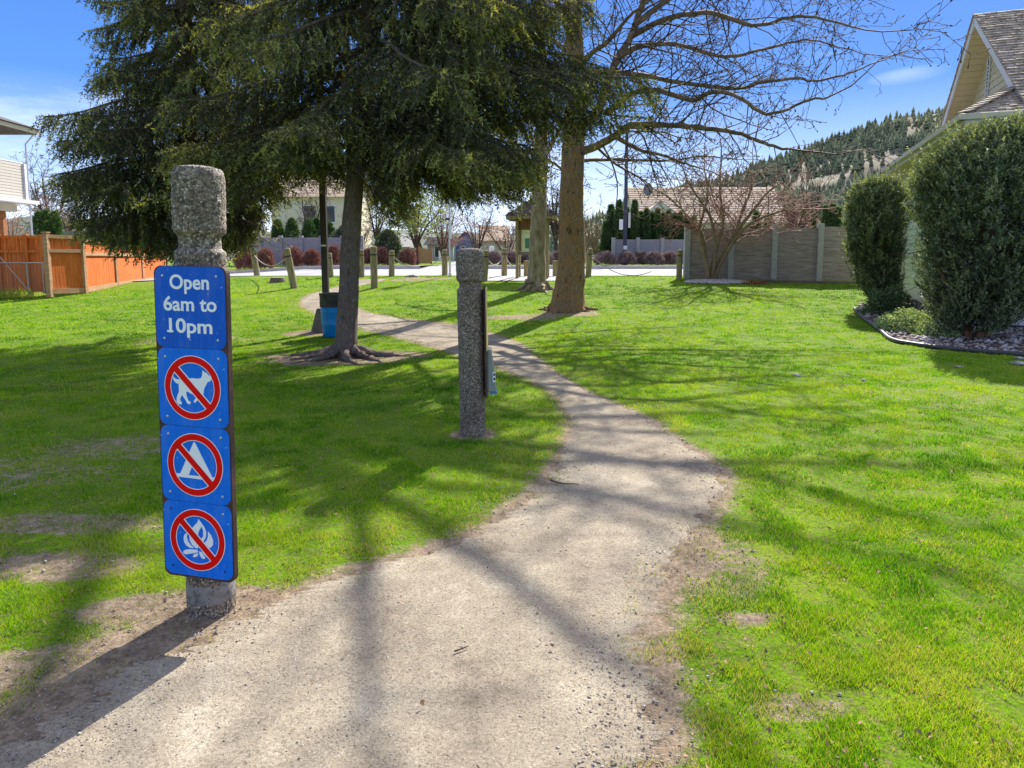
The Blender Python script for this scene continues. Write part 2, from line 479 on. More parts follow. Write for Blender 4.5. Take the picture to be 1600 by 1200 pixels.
M['asphalt'] = noise_mat('worn pale asphalt', [(.26, .25, .25), (.34, .33, .33), (.40, .39, .39)], scale=.8, bump=.2, bscale=60, rough=.9)
M['woodpost'] = noise_mat('weathered round post', [(.15, .12, .055), (.27, .22, .11), (.36, .31, .18)], scale=6, stretch=(3, 3, .5), bump=.5, rough=.85)
M['timber'] = noise_mat('old timber edging', [(.13, .10, .075), (.24, .19, .15)], scale=5, stretch=(.5, 1, 4), bump=.4, rough=.9)
M['backing'] = noise_mat('dark stained backing board', [(.045, .022, .018), (.11, .06, .05)], scale=9, bump=.3, rough=.7)
M['rope'] = plain('rope', (.42, .38, .36), rough=.9)
M['black'] = plain('black steel', (.012, .012, .013), rough=.5)
M['browns'] = plain('dark brown painted steel', (.045, .032, .024), rough=.45)
M['white'] = plain('white paint', (.78, .78, .80), rough=.45, var=.03)
M['signblue'] = plain('sign blue', (.001, .105, .60), rough=.5, spec=.12, var=.05, scale=3)
M['signblue2'] = plain('bright sign blue', (.001, .165, .78), rough=.5, spec=.12, var=.05, scale=3)
def worn_paint(name, c):
    m, nt, b = new_mat(name)
    tc = nd(nt, 'ShaderNodeTexCoord'); mp = nd(nt, 'ShaderNodeMapping', Scale=(9, 9, 2.2)); nt.links.new(tc.outputs['Object'], mp.inputs[0])
    n = nd(nt, 'ShaderNodeTexNoise', Scale=2.2, Detail=8.0, Roughness=.7); nt.links.new(mp.outputs[0], n.inputs['Vector'])
    r = ramp(nt, n.outputs['Fac'], [(.30, tuple(x * .82 for x in c)), (.52, c), (.74, tuple(x * .8 + .2 * .35 for x in c))])
    n2 = nd(nt, 'ShaderNodeTexNoise', Scale=70.0, Detail=3.0); nt.links.new(tc.outputs['Object'], n2.inputs['Vector'])
    r2 = ramp(nt, n2.outputs['Fac'], [(.70, (0, 0, 0)), (.74, (.7, .7, .7))])
    mx = nd(nt, 'ShaderNodeMixRGB'); mx.inputs[2].default_value = (.5, .52, .6, 1)
    nt.links.new(r2.outputs[0], mx.inputs[0]); nt.links.new(r.outputs[0], mx.inputs[1]); nt.links.new(mx.outputs[0], b.inputs['Base Color'])
    rr = ramp(nt, n.outputs['Fac'], [(.3, (.35, .35, .35)), (.7, (.65, .65, .65))]); nt.links.new(rr.outputs[0], b.inputs['Roughness'])
    b.inputs['Specular IOR Level'].default_value = .2
    return m
M['signblue'] = worn_paint('worn sign blue', (.001, .105, .60)); M['signblue2'] = worn_paint('worn bright sign blue', (.001, .165, .78))
M['signred'] = plain('sign red', (.80, .002, .003), rough=.5, spec=.12, var=.05)
M['signwhite'] = plain('sign white', (.86, .87, .90), rough=.4, var=.03)
M['steel'] = _metal('galvanised steel', (.62, .64, .66), .4, .8)
M['barrel'] = noise_mat('blue barrel plastic', [(.004, .20, .55), (.008, .28, .68)], scale=3, rough=.4, bump=.05)
M['liner'] = noise_mat('black bin liner', [(.02, .018, .016), (.08, .07, .06)], scale=8, rough=.6, bump=.4)
M['siding'] = noise_mat('cream lap siding', [(.55, .50, .36), (.64, .60, .45)], scale=2, rough=.7, bump=.05)
M['siding_green'] = noise_mat('pale green lap siding', [(.46, .52, .33), (.55, .60, .40)], scale=2, rough=.7, bump=.05)
M['soffit'] = noise_mat('cream soffit boards', [(.60, .50, .32), (.68, .58, .40)], scale=2, rough=.7, bump=.05)
M['trim'] = noise_mat('pale trim', [(.60, .60, .62), (.70, .70, .74)], scale=2, rough=.6, bump=0)
M['shake'] = noise_mat('weathered cedar shake', [(.20, .145, .11), (.38, .30, .235), (.54, .45, .37)], scale=7, stretch=(1, 1, 1), bump=.6, bscale=30, rough=.9)
M['shingle_tan'] = noise_mat('tan roof shingle', [(.46, .33, .22), (.60, .45, .32)], scale=3, bump=.4, rough=.9)
M['stucco'] = noise_mat('cream stucco', [(.60, .52, .38), (.70, .62, .48)], scale=3, bump=.1, rough=.9)
M['greywall'] = noise_mat('grey house wall', [(.34, .35, .33), (.42, .43, .40)], scale=3, bump=.1, rough=.8)
M['bluewall'] = noise_mat('blue house wall', [(.10, .19, .42), (.14, .25, .50)], scale=3, bump=.1, rough=.8)
M['darkroof'] = noise_mat('dark roof shingle', [(.07, .06, .06), (.13, .11, .11)], scale=5, bump=.3, rough=.9)
M['kiosk_roof'] = noise_mat('brown kiosk shakes', [(.075, .055, .045), (.16, .12, .10)], scale=9, bump=.5, rough=.9)
M['kiosk_wood'] = noise_mat('brown kiosk timber', [(.14, .065, .025), (.22, .11, .045)], scale=6, stretch=(3, 3, .6), bump=.3, rough=.8)
M['glass'] = plain('dark window glass', (.03, .04, .05), rough=.08, spec=.6)
M['stone'] = noise_mat('river stone', [(.20, .13, .11), (.36, .28, .25), (.52, .50, .50)], scale=7, bump=.2, rough=.8, lo=.35, hi=.62)
M['pebble'] = noise_mat('crushed gravel', [(.14, .12, .10), (.28, .24, .20), (.36, .31, .26), (.54, .50, .46)], scale=45, bump=0, rough=.9, lo=.38, hi=.62)
M['deadleaf'] = noise_mat('dead leaf', [(.16, .085, .045), (.38, .25, .15)], scale=9, bump=0, rough=.85)

# ------------------------------------------------------------------ path outline (where the dirt is worn)
stations = [  # left pixel, right pixel, from the near end
 ((-420, 1420), (1040, 1420)), ((-260, 1260), (1050, 1260)), ((-90, 1180), (1056, 1160)), ((60, 1110), (1058, 1100)), ((190, 1030), (1054, 1040)),
 ((330, 975), (1048, 985)), ((440, 925), (1046, 930)), ((560, 888), (1056, 885)), ((690, 850), (1078, 845)), ((775, 805), (1108, 810)),
 ((838, 755), (1140, 762)), ((862, 722), (1125, 722)), ((882, 684), (1062, 684)), ((886, 652), (1018, 652)), ((872, 622), (958, 626)),
 ((842, 600), (905, 602)), ((792, 580), (866, 578)), ((740, 562), (836, 553)), ((690, 545), (806, 530)), ((640, 530), (748, 512)), ((595, 519), (670, 501)),
 ((562, 512), (618, 495)), ((532, 503), (576, 487)), ((500, 492), (545, 474)), ((470, 476), (530, 466)), ((480, 462), (538, 455)), ((512, 452), (556, 447)), ((545, 442), (590, 440)), ((560, 436), (606, 435))]
LP = np.array([gp(*a)[:2] for a, b in stations]); RP = np.array([gp(*b)[:2] for a, b in stations])
NS = 900
LPs = spline(LP, NS); RPs = spline(RP, NS)
# raster of worn ground
GX0, GX1, GY0, GY1, GR = -10.0, 10.0, 0.0, 26.0, 0.025
nx = int((GX1 - GX0) / GR); ny = int((GY1 - GY0) / GR)
pmask = np.zeros((nx, ny), np.float32)
for t in np.linspace(0, 1, 260):
    P = LPs * (1 - t) + RPs * t
    ix = ((P[:, 0] - GX0) / GR).astype(int); iy = ((P[:, 1] - GY0) / GR).astype(int)
    ok = (ix >= 0) & (ix < nx) & (iy >= 0) & (iy < ny)
    pmask[ix[ok], iy[ok]] = 1
def gblur(a, s):
    fx = np.fft.fftfreq(a.shape[0]); fy = np.fft.rfftfreq(a.shape[1])
    g = np.exp(-2 * (PI * s) ** 2 * (fx[:, None] ** 2 + fy[None, :] ** 2))
    return np.fft.irfft2(np.fft.rfft2(a) * g, s=a.shape)
pmask = (gblur(pmask, 1.2) > 0.35).astype(np.float32)
near_path = np.clip(gblur(pmask, 6), 0, 1)
wide_path = np.clip(gblur(pmask, 22), 0, 1)
gxx, gyy = np.meshgrid(GX0 + (np.arange(nx) + .5) * GR, GY0 + (np.arange(ny) + .5) * GR, indexing='ij')
soil = np.zeros_like(pmask)
def patch(px, py, rx, ry, amt):
    c = gp(px, py)
    r = np.sqrt(((gxx - c[0]) / rx) ** 2 + ((gyy - c[1]) / ry) ** 2) + (fbm(gxx, gyy, .7, int(px), 3) - .5) * .9
    global soil
    soil = np.maximum(soil, amt * (1 - sstep(.55, 1.1, r)))
patch(540, 560, 1.15, .75, 1.0); patch(600, 553, 1.0, .5, .95); patch(470, 556, .9, .35, .9)
patch(885, 489, .85, .75, .9); patch(815, 497, 1.0, .6, .6); patch(845, 453, .5, .4, .7)
patch(331, 958, .32, .30, .85); patch(190, 1030, .5, .25, .6); patch(60, 1050, .4, .25, .5); patch(240, 950, .35, .15, .55); patch(90, 890, .5, .2, .5); patch(150, 820, .6, .2, .5)
patch(60, 745, .9, .5, .35); patch(190, 700, .8, .35, .35)
patch(740, 676, .28, .28, .7); patch(310, 530, 1.2, .7, .45); patch(495, 520, .6, .5, .8)
patch(655, 436, 1.2, .8, .55); patch(1120, 870, .30, .45, .4); patch(1175, 960, .16, .06, .6); patch(1230, 1100, .25, .10, .45)
patch(1440, 620, .9, .6, .25); patch(1330, 700, .5, .25, .2)
bare = np.clip(soil + np.clip((near_path - 0.12) * 1.15, 0, 1), 0, 1)
def gsample(a, x, y):
    ix = np.clip(((x - GX0) / GR).astype(int), 0, nx - 1); iy = np.clip(((y - GY0) / GR).astype(int), 0, ny - 1)
    inside = (x > GX0) & (x < GX1) & (y > GY0) & (y < GY1)
    return np.where(inside, a[ix, iy], 0)

# ------------------------------------------------------------------ ground
def axis(lo, a, b, hi, step, n):
    mid = np.arange(a, b + 1e-6, step)
    l = a - np.geomspace(step * 2, a - lo, n)[::-1] if a > lo else np.array([])
    h = b + np.geomspace(step * 2, hi - b, n)
    return np.concatenate([l, mid, h])
xs = axis(-1500, -11, 11, 1500, .05, 34); ys = axis(-30, 0.6, 26, 2600, .05, 34)
X, Y = np.meshgrid(xs, ys, indexing='ij')
bb = gsample(bare, X, Y)
Z = GM(X, Y) - .03 * gsample(wide_path, X, Y)
V = np.stack([X, Y, Z], -1).reshape(-1, 3)
ii = np.arange(len(xs) * len(ys)).reshape(len(xs), len(ys))
F = np.stack([ii[:-1, :-1], ii[1:, :-1], ii[1:, 1:], ii[:-1, 1:]], -1).reshape(-1, 4)
gm, nt, b = new_mat('lawn and bare soil')
geo = nd(nt, 'ShaderNodeNewGeometry')
n1 = nd(nt, 'ShaderNodeTexNoise', Scale=1.1, Detail=8.0, Roughness=0.7); nt.links.new(geo.outputs['Position'], n1.inputs['Vector'])
n2 = nd(nt, 'ShaderNodeTexNoise', Scale=60.0, Detail=5.0, Roughness=0.75); nt.links.new(geo.outputs['Position'], n2.inputs['Vector'])
n3 = nd(nt, 'ShaderNodeTexNoise', Scale=14.0, Detail=6.0, Roughness=0.7); nt.links.new(geo.outputs['Position'], n3.inputs['Vector'])
g1 = ramp(nt, n1.outputs['Fac'], [(0.30, (.065, .145, .003)), (0.50, (.135, .25, .004)), (0.66, (.22, .31, .008))])
g2 = ramp(nt, n2.outputs['Fac'], [(0.30, (.35, .42, .35)), (0.55, (1.0, 1.0, 1.0)), (0.75, (1.5, 1.35, 1.4))])
gx_ = nd(nt, 'ShaderNodeMixRGB', blend_type='MULTIPLY'); gx_.inputs[0].default_value = 1
nth = nd(nt, 'ShaderNodeTexNoise', Scale=22.0, Detail=7.0, Roughness=0.8); nt.links.new(geo.outputs['Position'], nth.inputs['Vector'])
rth = ramp(nt, nth.outputs['Fac'], [(0.48, (0, 0, 0)), (0.62, (1, 1, 1))])
mth = nd(nt, 'ShaderNodeMixRGB'); mth.inputs[2].default_value = (.19, .17, .055, 1)
nt.links.new(rth.outputs[0], mth.inputs[0]); nt.links.new(g1.outputs[0], mth.inputs[1])
nt.links.new(mth.outputs[0], gx_.inputs[1]); nt.links.new(g2.outputs[0], gx_.inputs[2])
s1 = ramp(nt, n3.outputs['Fac'], [(0.30, (.15, .105, .07)), (0.5, (.29, .215, .145)), (0.70, (.42, .325, .22))])
s2 = ramp(nt, n2.outputs['Fac'], [(0.30, (.5, .5, .5)), (0.6, (1.1, 1.1, 1.1))])
sx = nd(nt, 'ShaderNodeMixRGB', blend_type='MULTIPLY'); sx.inputs[0].default_value = 1
nt.links.new(s1.outputs[0], sx.inputs[1]); nt.links.new(s2.outputs[0], sx.inputs[2])
ab = nd(nt, 'ShaderNodeAttribute', attribute_name='bare')
ad = nd(nt, 'ShaderNodeMath', operation='ADD'); nt.links.new(ab.outputs['Fac'], ad.inputs[0]); nt.links.new(n3.outputs['Fac'], ad.inputs[1])
mr = nd(nt, 'ShaderNodeMapRange'); mr.inputs['From Min'].default_value = .72; mr.inputs['From Max'].default_value = 1.0
nt.links.new(ad.outputs[0], mr.inputs['Value'])
mx = nd(nt, 'ShaderNodeMixRGB'); nt.links.new(mr.outputs[0], mx.inputs[0]); nt.links.new(gx_.outputs[0], mx.inputs[1]); nt.links.new(sx.outputs[0], mx.inputs[2])
nt.links.new(mx.outputs[0], b.inputs['Base Color']); b.inputs['Roughness'].default_value = .95; b.inputs['Specular IOR Level'].default_value = .1
bp = nd(nt, 'ShaderNodeBump', Strength=.7, Distance=.02); nt.links.new(n2.outputs['Fac'], bp.inputs['Height']); nt.links.new(bp.outputs[0], b.inputs['Normal'])
o = np_mesh('ground', V, F, gm, attr={'bare': bb.ravel()}, smooth=True)
tag(o, 'bright green lawn with worn bare earth patches', 'lawn', kind='structure')

# the path sheet
def path_mat():
    m, nt, b = new_mat('compacted dirt and fine gravel')
    geo = nd(nt, 'ShaderNodeNewGeometry')
    a = nd(nt, 'ShaderNodeTexNoise', Scale=1.3, Detail=7.0, Roughness=.62); nt.links.new(geo.outputs['Position'], a.inputs['Vector'])
    f = nd(nt, 'ShaderNodeTexNoise', Scale=85.0, Detail=6.0, Roughness=.8); nt.links.new(geo.outputs['Position'], f.inputs['Vector'])
    v = nd(nt, 'ShaderNodeTexVoronoi', Scale=210.0); nt.links.new(geo.outputs['Position'], v.inputs['Vector'])
    a2 = nd(nt, 'ShaderNodeTexNoise', Scale=5.5, Detail=8.0, Roughness=.72); nt.links.new(geo.outputs['Position'], a2.inputs['Vector'])
    amx = nd(nt, 'ShaderNodeMixRGB'); amx.inputs[0].default_value = .45; nt.links.new(a.outputs['Fac'], amx.inputs[1]); nt.links.new(a2.outputs['Fac'], amx.inputs[2])
    c = ramp(nt, amx.outputs[0], [(.37, (.22, .18, .135)), (.46, (.37, .305, .225)), (.55, (.47, .395, .29)), (.64, (.60, .52, .39))])
    d = ramp(nt, f.outputs['Fac'], [(.32, (.28, .26, .24)), (.45, (.90, .90, .90)), (.62, (1.1, 1.1, 1.1)), (.72, (1.6, 1.6, 1.6))])
    sp = nd(nt, 'ShaderNodeSeparateXYZ'); nt.links.new(v.outputs['Color'], sp.inputs[0])
    e = ramp(nt, sp.outputs['X'], [(.0, (.62, .60, .58)), (.14, (.95, .95, .95)), (.9, (1.0, 1.0, 1.0)), (.97, (1.3, 1.3, 1.32))])
    e.color_ramp.interpolation = 'CONSTANT'
    m1 = nd(nt, 'ShaderNodeMixRGB', blend_type='MULTIPLY'); m1.inputs[0].default_value = 1
    m2 = nd(nt, 'ShaderNodeMixRGB', blend_type='MULTIPLY'); m2.inputs[0].default_value = .85
    nt.links.new(c.outputs[0], m1.inputs[1]); nt.links.new(d.outputs[0], m1.inputs[2])
    nt.links.new(m1.outputs[0], m2.inputs[1]); nt.links.new(e.outputs[0], m2.inputs[2])
    nt.links.new(m2.outputs[0], b.inputs['Base Color'])
    b.inputs['Roughness'].default_value = .95; b.inputs['Specular IOR Level'].default_value = .15
    ad = nd(nt, 'ShaderNodeMath', operation='ADD'); nt.links.new(f.outputs['Fac'], ad.inputs[0]); nt.links.new(sp.outputs['X'], ad.inputs[1])
    bp = nd(nt, 'ShaderNodeBump', Strength=.9, Distance=.008); nt.links.new(ad.outputs[0], bp.inputs['Height']); nt.links.new(bp.outputs[0], b.inputs['Normal'])
    return m
K = 40
cum = np.linspace(0, 60, NS)
wl = (fbm(cum, cum * 0, .5, 21, 4) - .5) * .5; wr = (fbm(cum, cum * 0 + 7, .5, 31, 4) - .5) * .5; wl += (vnoise(cum, cum * 0, .12, 5) - .5) * .25; wr += (vnoise(cum, cum * 0, .12, 6) - .5) * .25
wid = np.linalg.norm(RPs - LPs, axis=1); amp = np.clip(wid * .22, 0, .35)
tt = np.linspace(0, 1, K)
PA = LPs + (LPs - RPs) / wid[:, None] * (wl * amp)[:, None]; PB = RPs + (RPs - LPs) / wid[:, None] * (wr * amp)[:, None]
PP = PA[:, None, :] * (1 - tt)[None, :, None] + PB[:, None, :] * tt[None, :, None]
PZ = GM(PP[..., 0], PP[..., 1]) - .03 * gsample(wide_path, PP[..., 0], PP[..., 1]) + .007 - .012 * (np.abs(tt - .5) * 2)[None, :] ** 6
V = np.concatenate([PP, PZ[..., None]], -1).reshape(-1, 3)
ii = np.arange(NS * K).reshape(NS, K)
F = np.stack([ii[:-1, :-1], ii[:-1, 1:], ii[1:, 1:], ii[1:, :-1]], -1).reshape(-1, 4)
M['path'] = path_mat()
tag(np_mesh('path', V, F, M['path'], smooth=True), 'worn tan dirt footpath curving through the lawn', 'path', kind='structure')

# ------------------------------------------------------------------ grass blades
def GS(x, y): return GM(x, y) - .03 * gsample(wide_path, x, y)
def make_grass(N, d0, d1, seed):
    rg = np.random.default_rng(seed)
    d = np.exp(rg.uniform(math.log(d0), math.log(d1), N)); a = rg.uniform(-.84, .84, N)
    x = d * np.sin(a); y = d * np.cos(a)
    # clumping
    cl = fbm(x, y, .16, 3, 3)
    br = gsample(bare, x, y)
    pm = gsample(pmask, x, y)
    dens = (1 - np.clip(br * 1.15, 0, 1)) * .80 + .20 * sstep(.46, .60, cl)
    npth = gsample(near_path, x, y); dens *= np.where(pm > .5, np.where(npth < .93, .55 * sstep(.50, .62, cl), np.where(cl > .76, .12, 0.0)), 1)
    dens *= np.clip((cl - .33) * 4.2, .06, 1) * np.where(x < -.5, 1 - .75 * sstep(.50, .66, fbm(x, y, .45, 61, 3)) * sstep(9, 4, y), 1)
    keep = (rg.random(N) < dens) & (y < 24.9) & (y > .6)
    keep &= ~((y > 22.8) & (x > 6))
    x, y, d, br, cl = x[keep], y[keep], d[keep], br[keep], cl[keep]
    n = len(x)
    z = GS(x, y) - .003
    w = .0032 * np.maximum(1, d / 3.2) * (.7 + .6 * rg.random(n))
    h = (.014 + .017 * rg.random(n)) * (.5 + 1.1 * cl) * (1 - .35 * br) * np.clip(1 + (d - 6) * .015, 1, 1.3)
    th = rg.uniform(0, 2 * PI, n)
    ln = .75 * h * rg.random(n) + .15 * h
    lt = rg.uniform(0, 2 * PI, n)
    P = np.stack([x, y, z], 1)
    A = np.stack([np.cos(th) * w / 2, np.sin(th) * w / 2, 0 * w], 1)
    T = P + np.stack([np.cos(lt) * ln, np.sin(lt) * ln, h], 1)
    V = np.stack([P - A, P + A, T], 1).reshape(-1, 3)
    big = fbm(x, y, 2.4, 77, 3); mid = fbm(x, y, .35, 78, 2); sm = vnoise(x, y, .07, 90)
    dryz = sstep(.1, .6, gsample(wide_path, x, y)) * .30 + .28 * br + .03 * sstep(5.5, 1.5, y) 
    v = .44 + (big - .5) * .75 + (mid - .5) * .60 + (sm - .5) * .30 + rg.normal(0, .10, n)
    v = np.clip(v, .03, .66)
    dry = rg.random(n) < (.04 + dryz + .22 * sstep(.58, .72, mid) * (y < 9) + .12 * sstep(.5, .62, fbm(x, y, 1.1, 15, 3)) * sstep(6, 2, y))
    v = np.where(dry, .78 + .22 * rg.random(n), v)
    return V, np.arange(3 * n).reshape(-1, 3), np.repeat(v, 3)
V, F, A_ = make_grass(1250000, 1.55, 25.5, 5)
tag(np_mesh('grass', V, F, M['grass'], attr={'v': A_}), 'short green lawn grass with drier straw tufts by the path', 'grass', kind='stuff')

# loose stones on the path and twigs
def octas(C, S, rg):
    n = len(C)
    base = np.array([[1, 0, 0], [-1, 0, 0], [0, 1, 0], [0, -1, 0], [0, 0, 1], [0, 0, -1]], float)
    V = base[None] * (1 + rg.normal(0, .22, (n, 6, 1)))
    V = V * S[:, None, :]
    a = rg.uniform(0, 2 * PI, n); c, s = np.cos(a), np.sin(a)
    R = np.stack([V[..., 0] * c[:, None] - V[..., 1] * s[:, None], V[..., 0] * s[:, None] + V[..., 1] * c[:, None], V[..., 2]], -1)
    V = (R + C[:, None, :]).reshape(-1, 3)
    f = np.array([[0, 2, 4], [2, 1, 4], [1, 3, 4], [3, 0, 4], [2, 0, 5], [1, 2, 5], [3, 1, 5], [0, 3, 5]])
    F = (f[None] + (np.arange(n) * 6)[:, None, None]).reshape(-1, 3)
    return V, F
rg = np.random.default_rng(8)
N = 75000
d = np.exp(rg.uniform(math.log(1.5), math.log(9), N)); a = rg.uniform(-.8, .8, N); x = d * np.sin(a); y = d * np.cos(a)
k = rg.random(N) < (gsample(near_path, x, y) * (.25 + .9 * (fbm(x, y, .5, 4, 3) > .5)) + gsample(soil, x, y) * 1.1)
x, y = x[k], y[k]; n = len(x)
s = .0014 + .0060 * rg.random(n) ** 9 + .0014 * rg.random(n)
s *= np.clip(np.hypot(x, y) / 3, 1, 1.6)
V, F = octas(np.stack([x, y, GS(x, y) + .006], 1), np.stack([s, s * .8, s * .6], 1), rg)
tag(np_mesh('gravel', V, F, M['pebble']), 'fine loose gravel scattered over the dirt path', 'gravel', kind='stuff')
N = 2600
d = np.exp(rg.uniform(math.log(1.6), math.log(20), N)); a = rg.uniform(-.75, .75, N); x = d * np.sin(a); y = d * np.cos(a)
k = (y < 23) & ((x < 6.5) | (y < 22)) & (rg.random(N) > gsample(near_path, x, y) * .93); x = x[k]; y = y[k]; n = len(x)
V, F, A_ = leaves(np.stack([x, y, GS(x, y) + .02], 1), .018 + .012 * np.clip(np.hypot(x, y) / 10, 0, 1), .014, rg.random(n), rg)
V[:, 2] = V[:, 2] * .0 + np.repeat(GS(x, y) + .014, 4) + rg.uniform(0, .018, len(V))
tag(np_mesh('fallen_leaves', V, F, M['deadleaf']), 'small brown dead leaves scattered over lawn and path', 'leaves', kind='stuff')
def stick(pts, r, label):
    P = [gp(*p) for p in pts]
    P = [(p[0], p[1], float(GS(p[0], p[1])) + .012 + r) for p in P]
    S = MB(); S.tube(spline(P, 9), np.linspace(r, r * .5, 9), 6)
    tag(S.build('fallen_stick', M['twig']), label, 'stick')
stick([(860, 751), (878, 756), (904, 757)], .006, 'thin dark stick lying on the path at its widest bend')
stick([(710, 1014), (722, 1010), (732, 1006)], .0035, 'tiny curved twig lying on the near part of the dirt path')

# ------------------------------------------------------------------ road, kerbs, pavement
def sheet(name, x0, x1, y0, y1, dz, mat, nxs=80, nys=24, label=None):
    xx = np.linspace(x0, x1, nxs); yy = np.linspace(y0, y1, nys)
    Xg, Yg = np.meshgrid(xx, yy, indexing='ij')
    V = np.stack([Xg, Yg, G(Xg, Yg) + dz], -1).reshape(-1, 3)
    i = np.arange(nxs * nys).reshape(nxs, nys)
    F = np.stack([i[:-1, :-1], i[1:, :-1], i[1:, 1:], i[:-1, 1:]], -1).reshape(-1, 4)
    return tag(np_mesh(name, V, F, mat, smooth=True), label, kind='structure')
sheet('road', -90, 90, 25.1, 34.0, .02, M['asphalt'], label='pale worn asphalt road crossing behind the park')
sheet('side_road', -4.6, -1.7, 34.0, 75, .024, M['asphalt'], 8, 60, label='pale side road leading away from the crossing road')
def strip(name, x0, x1, y0, y1, h, mat, label):
    S = MB(); n = max(2, int((x1 - x0) / 1.5))
    xx = np.linspace(x0, x1, n + 1)
    for a, b_ in zip(xx[:-1], xx[1:]):
        za, zb = float(G(a, (y0 + y1) / 2)), float(G(b_, (y0 + y1) / 2))
        S.add([(a, y0, za - .2), (b_, y0, zb - .2), (b_, y1, zb - .2), (a, y1, za - .2), (a, y0, za + h), (b_, y0, zb + h), (b_, y1, zb + h), (a, y1, za + h)],
              [(4, 5, 6, 7), (0, 1, 5, 4), (2, 3, 7, 6)])
    return tag(S.build(name, mat), label, kind='structure')
strip('kerb', -60, -4.6, 34.0, 34.35, .16, M['concpale'], 'concrete kerb along the far left side of the road')
strip('kerb', -1.7, 60, 34.0, 34.35, .16, M['concpale'], 'concrete kerb along the far right side of the road')
bedmat = noise_mat('dry bark mulch', [(.20, .13, .08), (.38, .28, .17), (.5, .4, .26)], scale=6, bump=.8, bscale=25, rough=.95)
strip('planting_bed', -60, -4.6, 34.354, 38.2, .13, bedmat, 'dry mulch bed behind the left kerb')
strip('planting_bed', -1.7, 60, 34.354, 38.2, .13, bedmat, 'dry mulch bed behind the right kerb')
sheet('pavement', -1.35, 2.0, 22.9, 25.096, .03, M['concpale'], 12, 12, label='pale concrete pad under the notice kiosk')

# ------------------------------------------------------------------ signpost in front
def rounded(w, h, r, n=7):
    P = []
    for cx, cz, a0 in ((w / 2 - r, h / 2 - r, 0), (-w / 2 + r, h / 2 - r, 90), (-w / 2 + r, -h / 2 + r, 180), (w / 2 - r, -h / 2 + r, 270)):
        for i in range(n):
            a = math.radians(a0 + 90 * i / (n - 1)); P.append((cx + r * math.cos(a), cz + r * math.sin(a)))
    return P
def bollard_profile(H, R):
    """profile from the ground up, with the grooved neck and the round capped head"""
    return [(R * .99, -.15), (R * .99, 0), (R, H - .36 * 1), (R, H - .335), (R * .985, H - .325), (R * .85, H - .312), (R * .82, H - .30), (R * .82, H - .272), (R * .86, H - .262),
            (R * 1.0, H - .252), (R * 1.03, H - .235), (R * 1.04, H - .14), (R * 1.03, H - .045), (R * .985, H - .022), (R * .90, H - .008), (R * .6, H - .0), (R * .25, H + .004), (R * .01, H + .005)]
def bollard(H, R, seed, parent):
    prof = bollard_profile(H, R)
    # resample finely along height
    pts = []
    for (r0, z0), (r1, z1) in zip(prof[:-1], prof[1:]):
        L = math.hypot(r1 - r0, z1 - z0); k = max(1, int(L / .006))
        for i in range(k): pts.append((r0 + (r1 - r0) * i / k, z0 + (z1 - z0) * i / k))
    pts.append(prof[-1])
    pr = np.array(pts); n = 120
    th = np.linspace(0, 2 * PI, n, endpoint=False)
    g = np.random.default_rng(seed)
    jit = g.normal(0, .0012, (len(pr), n)) + (vnoise(np.arange(len(pr))[:, None] * 1.0, np.arange(n)[None, :] * 1.0, 2.2, seed) - .5) * .0035
    rr = np.maximum(.0005, pr[:, :1] + jit * np.clip(pr[:, :1] / R, 0, 1))
    V = np.stack([rr * np.cos(th), rr * np.sin(th), np.broadcast_to(pr[:, 1:2], rr.shape) + (g.random(rr.shape) - .5) * .002], -1).reshape(-1, 3)
    i = np.arange(n); F = []
    for j in range(len(pr) - 1):
        F.append(np.stack([j * n + i, j * n + (i + 1) % n, (j + 1) * n + (i + 1) % n, (j + 1) * n + i], 1))
    return np_mesh('concrete_post', V, np.concatenate(F), M['aggregate'], parent, smooth=True)
pb = gp(331, 948); dS = pb[1]; K_ = dS / FPX
ptop = at(311, 259, dS + .03)
HS = float(ptop[2] - pb[2])
sp = empty('sign_post', (pb[0], pb[1], float(GS(pb[0], pb[1]))))
tag(sp, 'pebbled concrete post with four blue park rule signs beside the dirt path', 'sign post')
lean = math.atan2((ptop[0] - pb[0]), HS)
sp.rotation_euler = (math.radians(-.6), lean, 0)
R1 = .092
bollard(HS, R1, 3, sp)
S = MB(); S.lathe([(R1 * .99, .050), (R1 * 1.012, .062), (R1 * 1.015, .10), (R1 * 1.012, .125), (R1 * .98, .14)], 28)
S.build('smooth_collar', noise_mat('rough grey collar', [(.13, .12, .11), (.26, .245, .23), (.33, .31, .30)], scale=30, bump=.8, rough=.95), sp, smooth=True)
